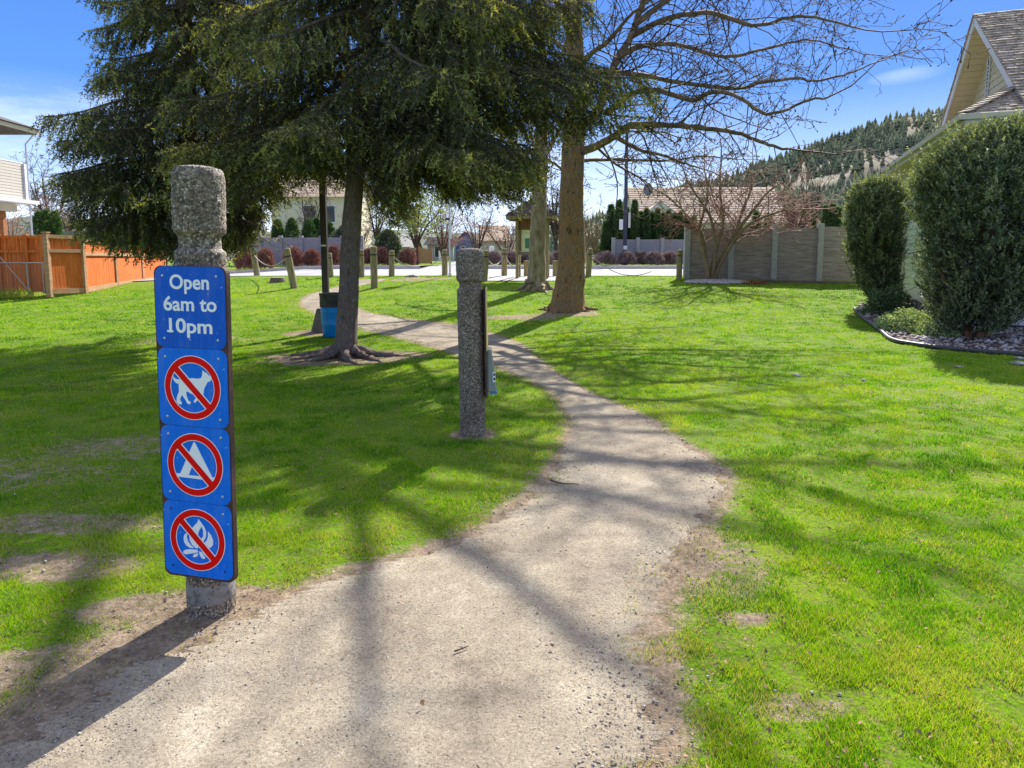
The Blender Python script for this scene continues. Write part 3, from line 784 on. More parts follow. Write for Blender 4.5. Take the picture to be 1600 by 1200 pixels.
# plain smooth collar near the ground
YAW = math.radians(-14)
signs = empty  # alias unused
TW = .305; BOT = float((948 - 900) * K_); 
faceY = -(R1 + .004)
def signframe(z):
    return Matrix.Translation((.036, 0, z)) @ Matrix.Rotation(YAW, 4, 'Z') @ Matrix.Translation((0, faceY, 0))
zb = float(at(318, 901, dS - .125)[2] - pb[2]); zt = float(at(302, 414, dS - .115)[2] - pb[2])
h4 = (zt - zb)
hs = [h4 * 124 / 485, h4 * 121 / 485, h4 * 120 / 485, h4 * 120 / 485]
bb_ = MB(); bb_.prism(rounded(TW + .012, h4 + .010, .03), .022)
bo = bb_.build('backing_board', M['backing'], sp, fix=True)
bo.matrix_local = signframe((zt + zb) / 2 - .004)
def text_mesh(body, size, width, thick=.0009, bold=.0):
    cu = bpy.data.curves.new('t', 'FONT'); cu.body = body; cu.size = size; cu.align_x = 'CENTER'; cu.extrude = thick / 2; cu.offset = bold; cu.resolution_u = 4
    o = bpy.data.objects.new('t', cu); COL.objects.link(o)
    bpy.context.view_layer.update()
    me = bpy.data.meshes.new_from_object(o.evaluated_get(bpy.context.evaluated_depsgraph_get()))
    bpy.data.objects.remove(o)
    v = np.zeros(len(me.vertices) * 3); me.vertices.foreach_get('co', v); v = v.reshape(-1, 3)
    x0, x1 = v[:, 0].min(), v[:, 0].max(); s = width / (x1 - x0)
    v[:, 0] = (v[:, 0] - (x0 + x1) / 2) * s
    v = np.stack([v[:, 0], -v[:, 2], v[:, 1]], 1)      # stand it up facing -y
    me.vertices.foreach_set('co', v.ravel()); me.update()
    return me
def annulus(S, r0, r1, y0, y1, n=64):
    V = []; F = []
    for i in range(n):
        a = 2 * PI * i / n; c, s = math.cos(a), math.sin(a)
        V += [(r0 * c, y0, r0 * s), (r1 * c, y0, r1 * s), (r0 * c, y1, r0 * s), (r1 * c, y1, r1 * s)]
    for i in range(n):
        j = (i + 1) % n; a, b_ = 4 * i, 4 * j
        F += [(a, a + 1, b_ + 1, b_), (a + 2, b_ + 2, b_ + 3, a + 3), (a, b_, b_ + 2, a + 2), (a + 1, a + 3, b_ + 3, b_ + 1)]
    S.add(V, F)
def zp(pts, cx, cy, sc): return [((x - cx) * sc, -(y - cy) * sc) for x, y in pts]
s9 = .305 / 1060
dog = [zp([(300,425),(318,465),(350,485),(435,488),(520,470),(600,460),(690,463),(740,450),(757,410),(760,370),(770,345),(790,370),(825,378),(850,408),(898,428),(900,445),(885,480),(850,497),(835,500),(810,545),(780,590),(770,650),(760,690),(705,715),(668,755),(630,792),(610,768),(640,735),(652,705),(625,672),(575,672),(530,645),(500,650),(505,700),(530,765),(568,785),(555,812),(515,810),(490,765),(455,720),(440,695),(410,730),(400,770),(428,795),(420,825),(380,822),(348,790),(350,740),(370,690),(390,650),(388,548),(350,540),(310,500),(295,450)], 603, 590, s9)]
s3 = .305 / 345
tent = [zp([(327,318),(334,318),(416,466),(435,466),(432,482),(240,478),(229,463),(254,463)], 332, 418, s3)]
tent_hole = [zp([(318,424),(354,466),(298,466)], 332, 418, s3)]
fire = [zp([(622,275),(670,325),(720,390),(740,455),(732,515),(700,570),(660,610),(612,650),(600,690),(570,690),(510,650),(475,590),(470,520),(500,440),(560,370),(610,320)], 603, 570, s9),
        zp([(440,490),(400,510),(380,560),(385,620),(420,670),(470,695),(545,693),(495,662),(450,610),(430,550)], 603, 570, s9),
        zp([(768,430),(820,490),(845,560),(835,620),(790,665),(740,680),(690,620),(745,560),(766,500)], 603, 570, s9),
        zp([(362,768),(390,735),(470,715),(600,712),(600,745),(470,780),(410,795),(372,790)], 603, 570, s9),
        zp([(512,815),(540,775),(606,758),(590,800),(545,822)], 603, 570, s9),
        zp([(615,732),(655,732),(690,780),(712,805),(700,828),(660,825),(632,790)], 603, 570, s9),
        zp([(665,733),(720,733),(800,800),(770,820),(700,770)], 603, 570, s9)]
fire_hole = [zp([(672,375),(625,450),(608,520),(652,558),(690,510),(692,430)], 603, 570, s9)]
def sign_plate(name, z, h, mat, label):
    S = MB(); S.prism(rounded(TW, h - .0015, .034), .0025)
    p = S.build(name, mat, sp, fix=True)
    p.matrix_local = signframe(z) @ Matrix.Translation((0, -.0222, 0))
    if label: p['label'] = label
    return p
def bolts(p, h, kinds):
    for (sx, sz), kd in zip(((-1, 1), (1, 1), (-1, -1), (1, -1)), kinds):
        S = MB(); c = (sx * TW * .385, 0, sz * h * .385)
        if kd:
            S.lathe([(.0052, 0), (.0052, .0015), (.0042, .003), (.0015, .0038)], 10)
        else:
            S.lathe([(.0046, 0), (.0044, .0006), (.002, .0007)], 10)
        b_ = S.build('bolt', M['steel'] if kd else M['black'], p, smooth=False)
        b_.matrix_local = Matrix.Translation((c[0], -.0024, c[2])) @ Matrix.Rotation(PI / 2, 4, 'X')
z = zt
p0 = sign_plate('hours_sign', z - hs[0] / 2, hs[0], M['signblue'], 'darker blue plate lettered Open 6am to 10pm')
bolts(p0, hs[0], (1, 1, 1, 1))
for body, w, dz in (('Open', .172, .070), ('6am to', .232, -.012), ('10pm', .190, -.095)):
    me = text_mesh(body, .076, w, bold=.0016)
    if body == '10pm': serif = True
    me.materials.append(M['signwhite'])
    t = bpy.data.objects.new('lettering', me); COL.objects.link(t); t.parent = p0
    t.location = (0, -.0031, dz)
    if body == '10pm':
        S = MB(); S.box((-.0905, 0, .0035), (.027, .0009, .0075)); S.build('numeral_foot', M['signwhite'], p0).location = (0, -.00315, dz)
z -= hs[0]
for k_, (name, lab, shapes, holes) in enumerate((('no_dogs_sign', 'blue plate with a crossed out white dog', dog, []), ('no_camping_sign', 'blue plate with a crossed out white tent', tent, tent_hole), ('no_fires_sign', 'blue plate with a crossed out white campfire', fire, fire_hole))):
    h = hs[k_ + 1]
    p = sign_plate(name, z - h / 2, h, M['signblue2'], lab)
    bolts(p, h, ((1, 1, 1, 1), (1, 1, 1, 1), (0, 1, 0, 0))[k_])
    S = MB()
    for sh in shapes: S.prism(sh, .0006)
    q = S.build('symbol', M['signwhite'], p, fix=True); q.location = (0, -.00252, 0)
    if holes:
        S = MB()
        for sh in holes: S.prism(sh, .0003)
        q2 = S.build('symbol_opening', M['signblue2'], p, fix=True); q2.location = (0, -.0034, 0)
    RO = .1215; RI = .0975
    S = MB(); annulus(S, RI - .0028, RO + .0028, -.0011, 0)
    hb = .0125
    S.prism([(c[0], c[1]) for c in [( -.070 - hb*.7 -.003, .070 - hb*.7 -.003+.0), (-.070 + hb*.7+.003, .070 + hb*.7+.003), (.070 + hb*.7+.003, -.070 + hb*.7+.003), (.070 - hb*.7-.003, -.070 - hb*.7-.003)]], .0010)
    q = S.build('white_outline', M['signwhite'], p, fix=True); q.location = (0, -.0036, 0)
    S = MB(); annulus(S, RI, RO, -.0018, 0)
    S.prism([(-.073 - hb*.7, .073 - hb*.7), (-.073 + hb*.7, .073 + hb*.7), (.073 + hb*.7, -.073 + hb*.7), (.073 - hb*.7, -.073 - hb*.7)], .0016)
    q = S.build('prohibition_ring', M['signred'], p, fix=True); q.location = (0, -.0037, 0)
    z -= h

# ------------------------------------------------------------------ second bollard with bag dispenser
pb = gp(739, 678)
ptop = at(730, 388, pb[1]); H2 = float(ptop[2] - pb[2])
b2 = empty('concrete_bollard', (pb[0], pb[1], float(GS(pb[0], pb[1]))))
tag(b2, 'dark pebbled concrete bollard on the lawn carrying a bag dispenser on its right side', 'bollard')
b2.rotation_euler = (0, math.atan2(ptop[0] - pb[0], H2) + .012, 0)
bollard(H2, .105, 9, b2)
S = MB(); S.box((.116, -.01, H2 - .74), (.014, .17, .90)); S.build('backing_board', M['backing'], b2, bevel=.003)
ylw = noise_mat('weathered yellow plate edge', [(.40, .34, .16), (.55, .42, .10), (.42, .40, .34)], scale=5, rough=.6)
S = MB(); S.box((.1275, -.01, H2 - .56), (.008, .20, .50)); S.build('yellow_sign_plate', ylw, b2, bevel=.002)
S = MB(); S.box((.1275, -.01, H2 - 1.0), (.008, .16, .36)); S.build('mounting_plate', M['timber'], b2, bevel=.002)
disp = MB(); disp.add([(.1320, -.085, H2 - 1.14), (.198, -.085, H2 - 1.14), (.198, .085, H2 - 1.14), (.132, .085, H2 - 1.14), (.132, -.07, H2 - .80), (.158, -.07, H2 - .80), (.158, .07, H2 - .80), (.132, .07, H2 - .80)],
                     [(0, 3, 2, 1), (4, 5, 6, 7), (0, 1, 5, 4), (1, 2, 6, 5), (2, 3, 7, 6), (3, 0, 4, 7)])
dsp = disp.build('bag_dispenser', plain('grey green dispenser', (.22, .25, .23), rough=.5), b2, bevel=.006)
S = MB(); S.box((.183, -.0865, H2 - 1.02), (.022, .003, .085)); S.build('label_sticker', M['white'], dsp)
for zz in (-1.0, -1.035):
    S = MB(); S.box((.184, -.0885, H2 + zz - .0), (.014, .002, .018)); S.build('sticker_print', M['black'], dsp)
S = MB(); S.box((.172, -.0, H2 - 1.153), (.06, .14, .022)); S.build('dispenser_slot', M['bluewall'], dsp)

# ------------------------------------------------------------------ barrel and park lamp
pb = gp(527, 524)
r_ = 25 / FPX * pb[1]
bar = empty('waste_barrel', (pb[0], pb[1], float(GS(pb[0], pb[1])))); tag(bar, 'blue plastic waste barrel with black liner behind the spruce trunk', 'waste barrel')
hB = 58 / FPX * pb[1]; hT = 66 / FPX * pb[1] + .02
S = MB(); S.lathe([(r_ * .80, 0), (r_ * .88, .02), (r_ * .93, hB * .33), (r_ * .955, hB * .34), (r_ * .945, hB * .36), (r_ * .97, hB * .66), (r_ * .99, hB * .67), (r_ * .97, hB * .69), (r_, hB * .98), (r_ * .9, hB)], 32)
S.build('barrel_body', M['barrel'], bar, smooth=True)
S = MB(); S.lathe([(r_ * 1.0, hB * .80), (r_ * 1.015, hB * .82), (r_ * 1.01, hT - .05), (r_ * 1.04, hT - .04), (r_ * 1.04, hT), (r_ * .95, hT), (r_ * .93, hT - .2), (r_ * .01, hT - .22)], 32)
S.build('bin_liner', M['liner'], bar, smooth=False)
pl = gp(507, 520); 
lp = empty('park_lamp', (pl[0] - .02, pl[1] + .25, float(G(pl[0], pl[1] + .25))))
tag(lp, 'tall dark brown square lamp pole behind the blue barrel', 'lamp post')
S = MB(); S.lathe([(.24, -.1), (.22, 0), (.11, .42), (.09, .44)], 16); fo = S.build('footing', M['timber'], lp); fo.location = (-.08, 0, 0)
S = MB(); S.box((0, 0, 2.4), (.115, .115, 4.6)); S.build('pole', M['browns'], lp, bevel=.008)
S = MB(); S.box((.28, 0, 4.74), (.68, .24, .12)); S.build('lamp_head', M['browns'], lp, bevel=.02)
S = MB(); S.box((-.002, -.060, 1.63), (.10, .004, .03)); S.build('sticker', M['white'], lp)

# ------------------------------------------------------------------ round posts with ropes
posts = [(402, 390, 431, 'leftmost round wooden post at the road edge leaning left', -7), (460, 387, 451, 'thick leaning wooden post standing forward on the left lawn', -9), (517, 395, 433, 'round wooden post half hidden behind the brown lamp pole', -3),
         (565, 390, 433, 'round wooden post just right of the spruce trunk', 0), (585, 385, 450, 'thick wooden post standing forward beside the footpath', 0), (612, 391, 432, 'round wooden post left of the side road mouth', 1), (695, 390, 431, 'round wooden post beside the slender grey pole', 0),
         (757, 391, 440, 'leaning wooden post directly right of the concrete bollard', 4), (788, 388, 432, 'round wooden post left of the kiosk', 0), (919, 388, 433, 'round wooden post just right of the big bare tree', 3), (1061, 390, 436, 'round wooden post left of the grey panel fence end', 0),
         (646, 387, 413, 'far wooden post across the road by the orange gate', 0)]
pinfo = {}
def round_post(px, y0, y1, label, leandeg, fixY=None):
    b_ = gp(px, y1); d = fixY or b_[1]
    if fixY: b_ = at(px, y1, fixY)
    if y1 - y0 < 30: d = 38.5; b_ = at(px, y1, d)
    h = (y1 - y0) / FPX * d; r = 4.6 / FPX * d if y1 < 445 else 5.6 / FPX * d
    e = empty('wooden_post', (b_[0], b_[1], b_[2] - .02)); tag(e, label, 'wooden post', 'round posts along the road edge')
    e.rotation_euler = (0, math.radians(leandeg), rnd.random() * 0)
    S = MB(); S.lathe([(r, -.15), (r * 1.0, .1), (r * .97, h * .78), (r * .85, h * .79), (r * .85, h * .82), (r * .97, h * .83), (r * .95, h * .975), (r * .80, h * 1.0), (r * .2, h * 1.01)], 14)
    S.build('shaft', M['woodpost'], e)
    S = MB(); S.lathe([(r * .90, h * .79), (r * .93, h * .805), (r * .90, h * .82)], 14); S.build('rope_band', M['black'], e)
    L = math.radians(leandeg)
    pinfo[px] = np.array([b_[0] + math.sin(L) * h * .8, b_[1], b_[2] + math.cos(L) * h * .8])
for a in posts: round_post(*a)
def rope(a, b_, sag, label):
    P = [a * (1 - t) + b_ * t + np.array([0, 0, -sag * 4 * t * (1 - t)]) for t in np.linspace(0, 1, 15)]
    S = MB(); S.tube(P, [.016] * 15, 6)
    tag(S.build('rope', M['rope'], smooth=True), label, 'rope', 'drooping ropes between the round posts')
rope(pinfo[402], pinfo[460], .35, 'drooping rope between the two leftmost posts')
rope(pinfo[612], pinfo[695], .48, 'drooping rope crossing in front of the side road')
rope(pinfo[757], pinfo[788], .34, 'drooping rope between the two posts right of the bollard')
rope(pinfo[788], at(812, 412, 24.2), .25, 'drooping rope from the post toward the kiosk')
rope(at(875, 410, 24.4), pinfo[919], .3, 'drooping rope behind the big tree trunk')
rope(pinfo[919], at(1018, 424, 24.6), .40, 'drooping rope right of the big tree lying toward the grass')
# stump and flat stone
p = gp(434, 440); e = empty('tree_stump', p); tag(e, 'low sawn tree stump in the grass between leaning posts', 'stump')
S = MB(); th = np.linspace(0, 2 * PI, 20, endpoint=False)
S.lathe([(.28, -.08), (.25, .05), (.22, .13)], 18); S.build('stump_side', M['bark_spruce'], e)
S = MB(); S.lathe([(.216, .128), (.214, .142), (.01, .146)], 18); S.build('sawn_top', plain('sawn wood', (.42, .36, .27), rough=.9), e)
p = gp(645, 433)
V, F = octas(np.array([[p[0], p[1], p[2] + .03]]), np.array([[.24, .16, .09]]), RG)
tag(np_mesh('boulder', V, F, M['stone']), 'small flat stone at the lawn edge near the side road', 'stone')

# ------------------------------------------------------------------ trees: helpers
def grow(S, p, d, L, r, lvl, rg, up=0.02, kink=.16, seglen=(.11, .16, .28, .5), knob=0.0, dens=1.0, E=None):
    n = max(2, int(L / seglen[min(lvl, 3)])); st = L / n
    for i in range(n):
        d = d + rg.normal(0, kink, 3); d[2] += up; d = d / np.linalg.norm(d)
        q = p + d * st
        ra = r * (1 - .6 * i / n); rb = r * (1 - .6 * (i + 1) / n)
        S.append((*p, *q, ra, rb))
        if lvl > 0 and i >= (1 if lvl > 1 else 0):
            kk = 1 if rg.random() < .75 * dens else 0
            if rg.random() < .30 * dens: kk += 1
            for _ in range(kk):
                s = rg.normal(0, 1, 3); s -= d * s.dot(d); s /= np.linalg.norm(s) + 1e-9
                s[2] *= .75
                cd = d * rg.uniform(.45, .9) + s * rg.uniform(.55, 1.0); cd /= np.linalg.norm(cd)
                grow(S, q.copy(), cd, L * rg.uniform(.30, .58) * (1 - .35 * i / n), max(rb * .62, .0035), lvl - 1, rg, up, kink, seglen, knob, dens, E)
        p = q
    if knob and rg.random() < .55:
        S.append((*p, *(p + d * .035), knob, knob * .6))
def limb(S, TB, pts, r0, r1, lvl, rg, first=.25, cl=1.6, n=None, dens=1.0, knob=0, up=.02, sides=8, kink=.16, spawn=.30):
    """a main limb: smooth tube plus side branches"""
    P = spline(pts, n or max(8, len(pts) * 5)); k = len(P)
    P = P + rg.normal(0, .012, P.shape) * (np.linspace(0, 1, k)[:, None])
    R = np.linspace(r0, r1, k)
    V, F = tube_vf(P, R, sides, rough=.25, seed=int(rg.integers(1, 999)))
    TB.add(V, F)
    cum = np.concatenate([[0], np.cumsum(np.linalg.norm(np.diff(P, axis=0), axis=1))]); L = cum[-1]
    s = L * first
    while s < L:
        i = int(np.searchsorted(cum, s)); i = min(max(i, 1), k - 1)
        d = unit(P[i] - P[i - 1]); sd_ = rg.normal(0, 1, 3); sd_ -= d * sd_.dot(d); sd_ /= np.linalg.norm(sd_); sd_[2] = sd_[2] * .8 + .1
        cd = unit(d * rg.uniform(.3, .9) + sd_)
        f = s / L
        grow(S, P[i].copy(), cd, cl * rg.uniform(.45, 1.0) * (1.05 - .5 * f), max(.006, R[i] * rg.uniform(.25, .45)), lvl, rg, up, kink, knob=knob, dens=dens)
        s += spawn * rg.uniform(.5, 1.5)
    grow(S, P[-1].copy(), unit(P[-1] - P[-2]), cl * .8, r1, lvl, rg, up, kink, knob=knob, dens=dens)
def trunk_mesh(TB, pts, rad, sides=20, flare=None, seed=1, n=40, rough=.22):
    P = spline(pts, n); R = np.interp(np.linspace(0, len(rad) - 1, n), np.arange(len(rad)), rad)
    V, F = tube_vf(P, R, sides, rough=rough, seed=seed)
    TB.add(V, F)
def roots(TB, base, r, n, L, rg, angs=None):
    for k in range(n):
        a = angs[k] if angs else 2 * PI * k / n + rg.uniform(-.3, .3); l = L * rg.uniform(.6, 1.1)
        pts = []
        for t in np.linspace(0, 1, 7):
            x = base[0] + math.cos(a + .35 * t * math.sin(k * 3)) * (r * .55 + l * t); y = base[1] + math.sin(a + .35 * t * math.sin(k * 3)) * (r * .55 + l * t)
            pts.append((x, y, float(GS(np.array(x), np.array(y))) + (r * .75) * (1 - t) ** 4 * .8 + .03 * (1 - t) - .02 * t))
        V, F = tube_vf(spline(pts, 22) + rg.normal(0, .010, (22, 3)) * [1, 1, .4], np.linspace(r * .36, .012, 22) * (1 + .25 * rg.normal(size=22)).clip(.6, 1.4), 9, rough=.5, seed=k); TB.add(V, F)

# ------------------------------------------------------------------ the big bare tree
rg = np.random.default_rng(101)
pb = gp(884, 486); D0 = float(pb[1])
def A(px, py, dd=0): return at(px, py, D0 + dd)
bt = empty('bare_tree', pb); tag(bt, 'big bare tree with thick orange brown mottled trunk right of the path', 'tree')
def rel(P): return np.asarray(P, float) - np.array(pb)
TB = MB(); S = []
u_ = D0 / FPX
b0 = A(886, 492)
trunk_mesh(TB, [A(884, 494) - [0, 0, .12], A(885, 480), A(888, 455), A(891, 420), A(893, 360), A(893, 300), A(895, 240), A(899, 180), A(902, 120), A(897, 60), A(895, 0), A(898, -80)],
           [34 * u_, 28 * u_, 24 * u_, 22 * u_, 20 * u_, 18.5 * u_, 18 * u_, 14 * u_, 13 * u_, 13 * u_, 12 * u_, 9 * u_], sides=28, seed=4, n=60, rough=.20)
roots(TB, pb, .34, 8, .7, rg, angs=[.1, .8, 1.8, 2.9, 3.5, 4.1, 4.8, 5.6])
KN = .016; LB = MB()
limbs_px = [
 ([(899, 240), (915, 235), (935, 227), (962, 211), (982, 197), (1012, 194), (1087, 199), (1150, 207), (1192, 223), (1230, 234)], [0, -.2, -.4, -.8, -1.1, -1.5, -2.2, -2.7, -3.1, -3.4], 11, 2.2),
 ([(905, 190), (925, 185), (940, 159), (950, 126), (967, 89), (985, 58), (1002, 10), (1020, -60)], [0, 0, 0, .1, .1, .2, .4, .6], 12, 6),
 ([(903, 150), (922, 117), (962, 114), (1012, 119), (1050, 127), (1150, 138), (1187, 129), (1243, 123), (1277, 126), (1324, 115), (1362, 100)], [0, .2, .4, .6, .7, .9, 1, 1.1, 1.1, 1.2, 1.2], 8, 1.6),
 ([(948, 176), (965, 163), (990, 145), (1025, 141), (1062, 151), (1087, 156), (1112, 144), (1150, 150), (1200, 178), (1262, 158), (1300, 150)], [0, -.4, -.8, -1.2, -1.7, -2.2, -2.7, -3.2, -3.6, -3.9, -4.1], 8, 1.6),
 ([(960, 213), (1000, 234), (1030, 241), (1062, 252), (1090, 262)], [-.4, -.8, -1.0, -1.3, -1.5], 5, 1.6),
 ([(900, 252), (930, 250), (975, 250), (1050, 250), (1100, 244), (1150, 250)], [.1, .5, .8, 1.4, 1.9, 2.3], 5, 1.4),
 ([(966, 90), (1000, 72), (1060, 70), (1130, 88), (1190, 78), (1260, 62), (1330, 80)], [.1, .3, .8, 1.4, 1.6, 1.9, 2.0], 7, 1.5),
 ([(985, 58), (1040, 30), (1110, 20), (1180, 40), (1250, 25), (1330, 40)], [.2, -.6, -1.6, -2.6, -3.4, -4.2], 7, 1.5),
 ([(990, 40), (1060, -10), (1140, -25), (1220, -10), (1310, -10)], [.2, .4, .8, 1.0, 1.2], 7, 1.5),
 ([(1002, 5), (1060, -50), (1130, -70), (1230, -60)], [.4, -.5, -1.5, -2.5], 7, 1.5),
 ([(897, 110), (925, 82), (950, 64), (990, 20), (1060, -30)], [0, -.5, -1.2, -2, -3], 7, 1.8),
 ([(896, 60), (880, 20), (850, -30), (800, -90)], [0, -.6, -1.5, -2.6], 8, 2),
 ([(896, 90), (860, 60), (810, 40), (760, 10)], [0, .5, 1, 1.5], 7, 2),
 ([(893, 200), (875, 185), (850, 150), (815, 120), (790, 100)], [0, -.3, -.6, -.8, -1.0], 5, 1.5),
 ([(893, 280), (870, 258), (845, 245), (815, 235), (780, 240)], [0, .4, .8, 1.2, 1.5], 4, 1.2),
 ([(899, 0), (920, -80), (960, -170), (1000, -260)], [0, .3, .8, 1.4], 9, 3),
 ([(897, -60), (860, -150), (800, -240)], [0, -.8, -1.8], 8, 3),
 ([(898, -80), (905, -180), (900, -300)], [0, 0, .3], 9, 3),
 ([(1010, -20), (1080, -120), (1180, -200)], [.5, 0, -1], 8, 3),
]
for pts, dd, r0, r1 in limbs_px:
    P = [A(a, b_, c) for (a, b_), c in zip(pts, dd)]
    vis = min(b_ for a, b_ in pts) > -60
    limb(S, LB, P, r0 * u_ * .66, min(r1, r0) * u_ * .66, 2, rg, first=.10, cl=2.0 if vis else 1.8, knob=KN if vis else 0, dens=1.15 if vis else .8, up=.01, spawn=.16 if vis else .5, kink=.16)
# upper crown, mostly above the picture: it throws the branch shadows on the path
for k in range(12):
    a = k * 2.4; L = rg.uniform(2.5, 4.4)
    s0 = A(898, -80 - 18 * k)
    P = [s0, s0 + np.array([math.cos(a) * L * .3, math.sin(a) * L * .3, L * .25]), s0 + np.array([math.cos(a) * L * .7, math.sin(a) * L * .7, L * .45]), s0 + np.array([math.cos(a) * L, math.sin(a) * L, L * .5])]
    limb(S, LB, P, .10, .03, 1, rg, first=.2, cl=1.6, dens=.45, spawn=.6)
# high limbs spreading right and toward the lawn; they stand above the picture and lay the branch shadows on path and grass
for k in range(10):
    a = math.radians(-75 + 15 * k + rg.uniform(-5, 5)); L = rg.uniform(4.5, 7.5); s0 = A(900 + 4 * (k % 5), -40 - 13 * k)
    h0 = rg.uniform(.10, .34)
    P = [s0, s0 + np.array([math.cos(a) * L * .3, math.sin(a) * L * .3, L * h0 * .6]), s0 + np.array([math.cos(a + .15) * L * .65, math.sin(a + .15) * L * .65, L * h0]), s0 + np.array([math.cos(a) * L, math.sin(a) * L, L * h0 * .8])]
    limb(S, LB, P, .12, .035, 1, rg, first=.2, cl=2.0, dens=.45, spawn=.55, kink=.12)

trunk_mesh(TB, [A(898, -80), A(902, -200), A(896, -330)], [11 * u_, 8 * u_, 3 * u_], sides=12, seed=8, n=14)
LB.v = [tuple(np.array(v) - pb) for v in LB.v]
LB.build('limbs', noise_mat('dark limb bark', [(.07, .05, .035), (.17, .12, .075), (.27, .18, .09)], scale=4, bump=.6, rough=.85), bt, smooth=True)
TB.v = [tuple(np.array(v) - pb) for v in TB.v]
TB.build('trunk', M['bark_plane'], bt, smooth=True)
S = np.array(S); S[:, :3] -= pb; S[:, 3:6] -= pb
S[:, 6:] = np.maximum(S[:, 6:], .0052)
print('big tree segs', len(S))
V, F = segs_vf(S, 3); np_mesh('crown', V, F, M['twig'], bt)

# second pale trunk
pb = gp(838, 453); D0 = float(pb[1]); u_ = D0 / FPX
bt = empty('bare_tree', pb); tag(bt, 'slimmer bare tree with pale smooth trunk in front of the kiosk', 'tree')
TB = MB(); S = []; rg = np.random.default_rng(202)
trunk_mesh(TB, [A(839, 458) - [0, 0, .05], A(839, 446), A(839, 425), A(840, 370), A(843, 300), A(845, 250), A(846, 200), A(848, 140), A(845, 80), A(846, 0), A(850, -120)],
           [25 * u_, 17 * u_, 13.5 * u_, 12.5 * u_, 11 * u_, 11 * u_, 10 * u_, 9 * u_, 8 * u_, 7 * u_, 4 * u_], sides=20, seed=14, n=46, rough=.12)
roots(TB, pb, .36, 6, .6, rg)
for pts, dd, r0 in [([(845, 250), (862, 225), (880, 190), (890, 140)], [0, .6, 1, 1.5], 5), ([(846, 200), (825, 180), (800, 140), (790, 90)], [0, .5, 1, 1.3], 5), ([(844, 275), (820, 262), (790, 262), (760, 280)], [0, .3, .6, .8], 3),
                    ([(847, 150), (870, 110), (885, 60)], [0, .6, 1.2], 5), ([(845, 100), (815, 60), (790, 20)], [0, -.6, -1.2], 5), ([(846, 60), (870, 10), (880, -60)], [0, -.6, -1.4], 5), ([(846, 20), (820, -60), (800, -130)], [0, .5, 1], 5), ([(848, -60), (880, -140), (910, -200)], [0, .5, 1], 5)]:
    limb(S, TB, [A(a, b_, c) for (a, b_), c in zip(pts, dd)], r0 * u_, 1.3 * u_, 2, rg, first=.12, cl=1.6, knob=.012, dens=1.05, spawn=.24, kink=.2)
TB.v = [tuple(np.array(v) - pb) for v in TB.v]
TB.build('trunk', M['bark_pale'], bt, smooth=True)
S = np.array(S); S[:, :3] -= pb; S[:, 3:6] -= pb; S[:, 6:] = np.maximum(S[:, 6:], .0055)
V, F = segs_vf(S, 3); np_mesh('crown', V, F, M['twig'], bt)

